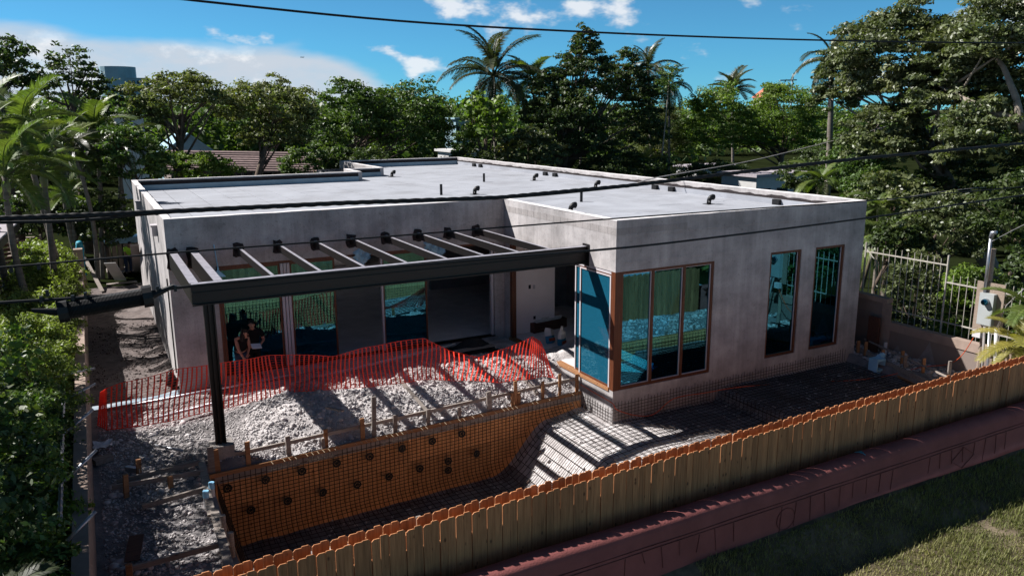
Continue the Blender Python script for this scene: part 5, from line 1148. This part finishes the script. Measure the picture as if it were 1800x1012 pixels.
# ---- palms
def frond_mesh(name, arch0, arch1, lmax, nl, droop, vee=.5, width=.028, split=True):
    V = []; F = []; ns = 14; pts = []; ang = arch0; p = np.array([0.,0,0]); dirs = []
    for i in range(ns+1):
        t = i/ns; ang = arch0+(arch1-arch0)*t**1.2; d = np.array([math.cos(ang), 0, math.sin(ang)]); pts.append(p.copy()); dirs.append(d); p = p+d/ns
    b = MB(); b.tube(pts, [.014*(1-.85*i/ns)+.002 for i in range(ns+1)], 4); V = list(b.v); F = list(b.f); F = [tuple(f) for f in F]
    rr = np.random.RandomState(int(abs(arch1)*100)+nl)
    for i in range(nl):
        t = .16+.83*i/(nl-1); k = t*ns; a = min(int(k), ns-1); f = k-a; o = pts[a]*(1-f)+pts[a+1]*f; d = dirs[a]
        up = np.cross(np.array([0,1,0]), d)*-1; up = up if up[2] > 0 else -up
        for sd in (-1, 1):
            l = lmax*(math.sin(math.pi*min(1, .12+.80*t))**.7)*(.85+.3*rr.rand()); fw = .35+.55*t
            dr = np.array([0, sd, 0])*.9+d*fw+up*vee*(1-t*.5); dr /= np.linalg.norm(dr)
            m1 = o+dr*l*.5; dr2 = dr+np.array([0,0,-droop*(.7+.6*rr.rand())]); dr2 /= np.linalg.norm(dr2); m2 = m1+dr2*l*.5
            w = width*(.8+.4*rr.rand()); wv = d*w/2; s = len(V)
            V += [tuple(o-wv*.5), tuple(o+wv*.5), tuple(m1+wv), tuple(m1-wv), tuple(m2)]; F += [(s,s+1,s+2,s+3),(s+3,s+2,s+4)]
    me = bpy.data.meshes.new(name); me.from_pydata(V, [], F); me.update(); return me
FR = {'coco': [frond_mesh('frond', .5,-.9,.24,56,1.0,.35,.016), frond_mesh('frond', .35,-1.2,.24,56,1.4,.35,.016), frond_mesh('frond', .7,-.5,.22,56,.8,.35,.016), frond_mesh('frond', .4,-1.0,.24,56,1.7,.35,.016)],
      'areca': [frond_mesh('frond', .45,-.55,.30,40,.35,.6,.027), frond_mesh('frond', .5,-.9,.30,40,.6,.6,.027), frond_mesh('frond', .3,-.25,.30,40,.25,.7,.027)],
      'fine': [frond_mesh('frond', .4,-.9,.28,60,.45,.35,.018), frond_mesh('frond', .5,-.6,.28,60,.35,.4,.018)]}
def palm(name, label, crown, base, n, L, kind, fm, tr, seed, group=None, elev=(1.35,-.45), shaft=False, cat='palm', trunk='palmtrunk'):
    r = random.Random(seed); g = thing(name, label, cat, tuple(base), group); c = np.array(crown)-np.array(base)
    b = MB(); k = 14; pts = []; rad = []
    bend = np.array([r.uniform(-.3,.3), r.uniform(-.3,.3), 0])
    for i in range(k+1):
        t = i/k; pts.append(tuple(np.array([0,0,-.2])*(1-t)+c*t+bend*math.sin(math.pi*t))); rad.append(tr*(1.2-.4*t)*(1+.05*(i % 2)))
    b.tube(pts, rad, 9); b.build('trunk', K[trunk], g, True)
    if shaft:
        b = MB(); b.tube([tuple(c-[0,0,.9*L*.35]), tuple(c-[0,0,L*.15]), tuple(c+[0,0,L*.03])], [tr*1.05, tr*1.2, tr*.5], 9); b.build('crownshaft', K['shaft'], g, True)
    for i in range(n):
        t = (i+.5)/n; e = elev[0]+(elev[1]-elev[0])*t; az = i*2.39996+r.uniform(-.3,.3)
        me = FR[kind][r.randrange(len(FR[kind]))] if t > .25 else FR[kind][0 if kind != 'coco' else 2]
        o = put(me, 'frond', fm, g, tuple(c+np.array([0,0,.02])), (0,0,0), (L*r.uniform(.85,1.12),)*3)
        o.rotation_euler = Euler((r.uniform(-.25,.25), -(e-.45), az), 'XYZ')
    return g
def ppx(u, v, y=None, x=None): return PY(u, v, y) if y is not None else PX(u, v, x)
for kk in FR.values():
    for me in kk: me.materials.append(K['frond'])
def palm_at(label, u, v, ub, n, rpx, kind, mt, tr, seed, y=None, x=None, group=None, elev=(1.35,-.45), shaft=False, name='palm_tree', trunk='palmtrunk'):
    c = ppx(u, v, y, x); L = rpx*mpp(c); b0_ = ppx(ub, 320, y, x); b0_ = np.array([b0_[0], c[1]*.5+b0_[1]*.5, -.45])
    # per-tree material through object slots on the shared frond meshes
    g = palm(name, label, c, b0_, n, L, kind, None, tr, seed, group, elev, shaft, 'palm', trunk)
    for o in g.children:
        if o.name.startswith('frond'):
            o.material_slots[0].link = 'OBJECT'; o.material_slots[0].material = mt
    return g
PG = 'palms behind the house'
palm_at('tall coconut palm with drooping dark fronds above the roof', 868, 134, 885, 26, 104, 'coco', K['frond_dark'], .16, 1, y=44, group=PG, elev=(1.4,-.7))
palm_at('smaller palm standing right beside the tall coconut palm', 936, 142, 942, 16, 62, 'areca', K['frond'], .10, 2, y=43, group=PG)
palm_at('shaggy palm behind the twin topped dark tree', 1140, 122, 1150, 18, 62, 'coco', K['frond_dark'], .14, 3, y=50, group=PG, elev=(1.4,-.8))
palm_at('palm crown half hidden by the wispy grey tree', 1176, 150, 1176, 16, 54, 'coco', K['frond_dark'], .13, 4, y=49, group=PG, elev=(1.2,-.8))
palm_at('distant palm above the bright green tree', 1288, 158, 1288, 18, 48, 'areca', K['frond_dark'], .16, 5, y=62, group=PG, elev=(1.4,-.3))
palm_at('small palm tip beside the twin topped dark tree', 1020, 110, 1020, 10, 34, 'areca', K['frond_dark'], .1, 6, y=46, group=PG)
palm_at('palm with ragged fronds sticking out of the big tree', 1462, 108, 1468, 15, 78, 'coco', K['frond_dark'], .17, 7, x=26, group=PG, elev=(1.3,-.6))
palm_at('palm with fan of fronds low behind the far roof corner', 1445, 320, 1445, 14, 62, 'fine', K['frond'], .1, 8, x=19, group=PG, elev=(1.3,-.3))
palm_at('feathery palm hanging beside the house corner', 1560, 415, 1575, 12, 72, 'fine', K['frond'], .09, 9, x=14.5, group=PG, elev=(1.1,-.9))
palm_at('arching palm under the big tree with pale fronds', 1545, 365, 1560, 12, 60, 'fine', K['frond'], .1, 10, x=16, group=PG, elev=(1.2,-.5))
palm_at('yellowing palm clump behind the long roof parapet', 1133, 283, 1135, 14, 36, 'areca', K['frond_yel'], .08, 11, y=36, group=PG, elev=(1.3,-.6))
palm_at('small yellow fan palm below the coconut palm', 893, 262, 893, 10, 30, 'areca', K['frond_yel'], .08, 12, y=37.5, group=PG, elev=(1.3,-.2))
palm_at('yellow palm beside the meter post', 1805, 610, 1808, 15, 95, 'fine', K['frond_yel'], .07, 13, x=10.0, group=PG, elev=(1.4,-.5))
palm_at('green palm frond clump above the yellow palm by the meter', 1815, 545, 1825, 9, 85, 'areca', K['frond'], .06, 14, x=10.4, group=PG, elev=(1.0,-.4))
PL = 'young palms beside the alley'
AR = [(40,235,95,14,118,19,'tallest young palm with upright bright frond beside the alley'), (110,262,128,12,78,27,'young palm with pale crownshaft leaning over the hedge'), (8,310,45,12,110,14,'young palm nearest the shed with long arching fronds'), (165,228,172,12,80,31,'young palm nearest the roof end'),
      (75,300,70,11,92,16,'young palm low between its taller neighbours'), (205,262,212,11,62,30,'young palm set back by the dark shrub'), (-30,230,-10,12,110,17,'young palm at the edge of the view above the shed'), (120,345,112,10,62,27,'short young palm over the hedge top')]
for i, (u, v, ub, n, rp, yy, lb) in enumerate(AR):
    palm_at(lb, u, v, ub, n, rp, 'areca', K['frond'], .11, 30+i, y=yy, group=PL, elev=(1.45,-.35), shaft=True)
for i, (u, v, ub, vb, yy, lb) in enumerate([(173,300,160,430,27,'bare slanting palm stem at the alley end'), (218,290,195,455,28,'thin slanting palm stem nearest the house wall'), (128,300,150,400,26,'grey palm stem rising from the hedge top')]):
    c = PY(u, v, yy); palm_at(lb, u, v-40, ub, 8, 60, 'areca', K['frond_dark'], .1, 50+i, y=yy, group=PL, elev=(1.0,-.6))
palm_at('dark palm fronds in the bottom corner below the hedge', -15, 1085, -20, 16, 150, 'fine', K['frond_dark'], .05, 70, y=-8.0, x=None, group=PL, elev=(1.2,-.4))
# slender leaning tree with pale trunk
p0 = PY(1160,300,36); p1 = PY(1166,250,36); p2 = PY(1172,190,36); p3 = PY(1176,140,36)
g = thing('slender_tree', 'thin leaning pale trunk with a small tuft of leaves', 'tree', tuple(p0)); b = MB(); b.tube([tuple(PY(1150,345,36)-p0), (0,0,0), tuple(p1-p0), tuple(p2-p0), tuple(p3-p0)], [.1,.09,.07,.05,.03], 7); b.build('trunk', K['palebark'], g, True)
r = np.random.RandomState(77); P, d, C, cr = crown_pts(p3-p0, (1.0,.9,1.3), 700, r, .3, -.8); leaves_obj('crown', [leaf_arrays(P, d, .3, .3, r)], K['leaf_mid'], g)

# ---- hedge and garden on the yard side
HG = [(-15.3,-13.25,-10.2,-6.6,2.1,'leaf_dark',.10,'dark hedge shrub in the bottom corner'), (-15.2,-13.3,-7.2,-3.6,2.35,'leaf_mid',.10,'hedge shrub behind the lowest bracket arm'), (-15.2,-13.3,-4.2,-.6,2.5,'leaf_bright',.10,'hedge shrub with sunlit sprigs beside the steel brackets'), (-15.1,-13.3,-1.2,2.6,2.3,'leaf_mid',.10,'hedge shrub next to the upper bracket arms'),
      (-15.0,-13.2,2.0,6.0,2.2,'leaf_lime',.09,'pale lime hedge shrub below the splice case'), (-15.0,-13.2,5.4,9.6,2.0,'leaf_lime',.10,'pale lime hedge shrub halfway along the tan wall'), (-15.1,-13.2,9.0,14,1.9,'leaf_lime',.11,'pale lime hedge shrub beside the slat screen'), (-15.2,-13.2,13.4,19,2.0,'leaf_lime',.12,'pale lime hedge shrub under the palm stems'), (-15.4,-13.2,18.2,24,2.2,'leaf_lime',.13,'farthest lime hedge shrub by the teal tarp')]
for i, (x0, x1, y0, y1, zt_, mm, lf, lb) in enumerate(HG):
    c = ((x0+x1)/2, (y0+y1)/2, zt_*.42); rad = ((x1-x0)/2*1.05, (y1-y0)/2*1.08, zt_*.62); tree('hedge_shrub', lb, [(c, rad)], (c[0], c[1], -.45), K[mm], lf, 1.15, 90+i, .05, group='hedge shrubs along the tan wall', clump=.22, cat='shrub', low=-.6, cap=26000, limbs=6)
c = bbox_crown(-120,640,70,1010, y=-6.5); tree('hedge_shrub', 'dark leafy shrub filling the lower corner behind the hedge', [c], based(c[0]), K['leaf_dark'], .11, 1.1, 120, .05, group='hedge shrubs along the tan wall', clump=.2, cat='shrub', low=-.8, cap=40000)
sgp = thing('sea_grape', 'sea grape bush with big round bright leaves beside the splice case', 'shrub', tuple(PZ(50, 640, 0)))
def roundleaf():
    b = MB(); n = 9
    b.v.append((0,0,0))
    for i in range(n): t = 2*math.pi*i/n; b.v.append((.5*math.cos(t)+.45, .5*math.sin(t), .06*math.cos(2*t)))
    for i in range(n): b.f.append((0, 1+i, 1+(i+1) % n)) if False else None
    b.f.append(tuple(range(1, n+1))); return b.mesh('leaf')
LM = roundleaf(); LM.materials.append(K['seagrape']); so = np.array(sgp.location)
r = random.Random(9)
br_ = MB()
for i in range(12):
    u, v = r.uniform(-10,95), r.uniform(570,690); p = PZ(u, v, 2.35+r.uniform(-.25,.25)); q = p-so
    br_.tube([(q[0]*.4, q[1]*.4, .2), (q[0]*.8, q[1]*.8, q[2]*.6), tuple(q)], [.03,.02,.008], 5)
    for j in range(11):
        o = put(LM, 'leaf', None, sgp, (q[0]+r.gauss(0,.13), q[1]+r.gauss(0,.13), q[2]+r.gauss(0,.10)), (r.gauss(0,.7), r.gauss(-.2,.6), r.uniform(0,6.28)), (r.uniform(.11,.19),)*3)
br_.build('stem', K['bark'], sgp, True)

# ------------------------------------------------------------------ distant buildings
dh = thing('tiled_house', 'low house with brown tiled roof under the olive trees', 'house', tuple(PY(420,300,44)*[1,1,0]))
o_ = np.array(dh.location); e0 = PY(285,300,44); e1 = PY(600,303,44); r0_ = PY(292,264,48); r1_ = PY(555,268,48); nrow = 9
for i in range(nrow):
    t0, t1 = i/nrow, (i+1.06)/nrow; b = MB(); a = e0+(r0_-e0)*t0-o_; bq = e1+(r1_-e1)*t0-o_; cq = e1+(r1_-e1)*t1-o_; d = e0+(r0_-e0)*t1-o_; up = np.array([0,0,.07])
    b.v += [tuple(a+up), tuple(bq+up), tuple(cq), tuple(d), tuple(a-up), tuple(bq-up)]; b.f += [(0,1,2,3),(0,4,5,1)]; b.build('tile_course', K['tile'], dh)
w0 = PY(300,300,45); w1 = PY(590,303,45); b = MB(); b.v += [tuple(np.array([p[0],p[1],z])-o_) for p, z in ((w0,-.45),(w1,-.45),(w1,w1[2]),(w0,w0[2]))]; b.v += [(v_[0], v_[1]+6, v_[2]) for v_ in b.v[:4]]; b.f += [(0,1,2,3),(5,4,7,6),(0,3,7,4),(1,5,6,2)]; b.build('wall', K['beige'], dh)
for u in (395, 415, 436, 470):
    p = PY(u, 305, 44.9)-o_; b = MB(); b.box(p[0]-.35, p[0]+.35, p[1]-.05, p[1], p[2]-.9, p[2]+.25); w_ = b.build('window', K['win_dark'], dh); b = MB(); frame_x(b, p[0]-.4, p[0]+.4, p[2]-.95, p[2]+.3, p[1]-.08, p[1]-.051, .06); b.build('window_frame', K['whitewall'], w_)
g0 = PY(287,268,55); g1 = PY(330,236,55); g2 = PY(378,268,55)
bh = thing('blue_gabled_house', 'pale blue gabled house behind the tiled roof', 'house', (g1[0], 55, -.45)); o_ = np.array(bh.location)
b = MB(); b.v += [tuple(p-o_) for p in (g0, g2, g1)] + [tuple(np.array([p[0],p[1],-.45])-o_) for p in (g0, g2)]; b.v += [(v_[0], v_[1]+8, v_[2]) for v_ in b.v[:5]]; b.f += [(0,1,2),(3,4,1,0),(7,6,5),(5,6,9,8),(3,0,5,8),(4,9,6,1)]; b.build('gable_wall', K['bluewall'], bh)
b = MB(); ap = np.array([0,-.3,.1])
for a, c_ in ((g0, g1), (g1, g2)):
    s = len(b.v); p = a-o_+ap; q = c_-o_+ap; b.v += [tuple(p), tuple(q), tuple(q+[0,8.5,0]), tuple(p+[0,8.5,0]), tuple(p-[0,0,.15]), tuple(q-[0,0,.15])]; b.f += [(s,s+1,s+2,s+3),(s+4,s+5,s+1,s)]
b.build('roof', K['bluewall'], bh)
def block_house(name, label, u0, v0, u1, v1, y, wall_m, roof_m, roof_h=0.0, cat='house', floors=1, bays=3):
    p = PY(u0, v0, y); q = PY(u1, v0, y); z1 = p[2]; z0 = -.45; g = thing(name, label, cat, ((p[0]+q[0])/2, y, z0)); w = (q[0]-p[0])/2; h = z1-z0
    b = MB(); b.box(-w, w, 0, max(4, w), 0, h); b.build('wall', wall_m, g)
    b = MB(); b.box(-w-.3, w+.3, -.3, max(4, w)+.3, h, h+.25)
    if roof_h: s = len(b.v); b.v += [(-w-.3,-.3,h+.25),(w+.3,-.3,h+.25),(w+.3,max(4,w)+.3,h+.25),(-w-.3,max(4,w)+.3,h+.25),(-w*.4,w*.5,h+roof_h),(w*.4,w*.5,h+roof_h)]; b.f += [(s,s+1,s+5,s+4),(s+1,s+2,s+5),(s+2,s+3,s+4,s+5),(s+3,s,s+4)]
    b.build('roof', roof_m, g)
    fh = min(3.2, h/max(1,floors)); 
    for f in range(floors):
        for k_ in range(bays):
            x = -w+(k_+.5)*2*w/bays; z = h-(f+.62)*fh; b = MB(); b.box(x-w/bays*.6, x+w/bays*.6, -.06, -.003, z-fh*.2, z+fh*.3); b.build('window', K['win_dark'], g)
    return g
block_house('white_house', 'white flat roofed building glimpsed behind the young palms', 203, 207, 252, 215, 70, K['whitewall'], K['whitewall'])
block_house('white_house', 'white low roof glimpsed beside the sea grape tree', 795, 268, 838, 280, 62, K['whitewall'], K['whitewall'])
block_house('teal_building', 'small flat teal building seen between trees at the horizon', 801, 210, 824, 222, 90, K['teal_bld'], K['teal_bld'])
block_house('pale_house', 'pale house roof behind the bright green tree', 1225, 296, 1290, 310, 60, K['whitewall'], K['shingle'])
block_house('white_house', 'white walled house behind the far roof parapet', 1330, 312, 1420, 330, 30, K['whitewall'], K['shingle'])
block_house('red_roof_house', 'distant house with red roof on the horizon', 1340, 172, 1366, 176, 170, K['whitewall'], K['redroof'], 3.0)
tw = block_house('office_tower', 'hazy teal office tower rising above the dark trees', 222, 138, 262, 160, 330, K['teal_bld'], K['teal_bld'], 0, 'tower', 9, 5)
tp = PY(210, 117, 331); b = MB(); b.tube([(-6.5,6,0),(-6.5,6,tp[2]+.45)], 6.5, 16); b.build('round_core', K['teal_bld'], tw)
cp = PY(1388,142,420); crn = thing('tower_crane', 'tiny blue tower crane on the horizon', 'crane', (cp[0], cp[1], 0)); b = MB(); b.bar((-10,0,cp[2]), (7,0,cp[2]+.6), .8, .9); b.build('jib', K['teal_bld'], crn); b = MB(); b.bar((3,0,0), (3,0,cp[2]+5), 1.0, 1.0, (0,1,0)); b.build('mast', K['teal_bld'], crn)
ap_ = PY(531,101,900); pln = thing('airplane', 'tiny airliner low in front of the cloud bank', 'airplane', tuple(ap_)); b = MB(); pln.scale = (.5,)*3; b.tube([(-4.5,0,0),(-3.5,0,0),(3.5,0,.0),(5,0,.5)], [.1,.75,.75,.15], 8); b.build('fuselage', K['win_dark'], pln)
b = MB(); b.bar((-.5,-5,.1), (.4,0,-.2), 1.2, .12); b.bar((.4,0,-.2), (-.5,5,.1), 1.2, .12); b.build('wing', K['win_dark'], pln); b = MB(); b.bar((4.2,0,.3), (5,0,2.0), .12, 1.1, (0,1,0)); b.build('tail_fin', K['win_dark'], pln)
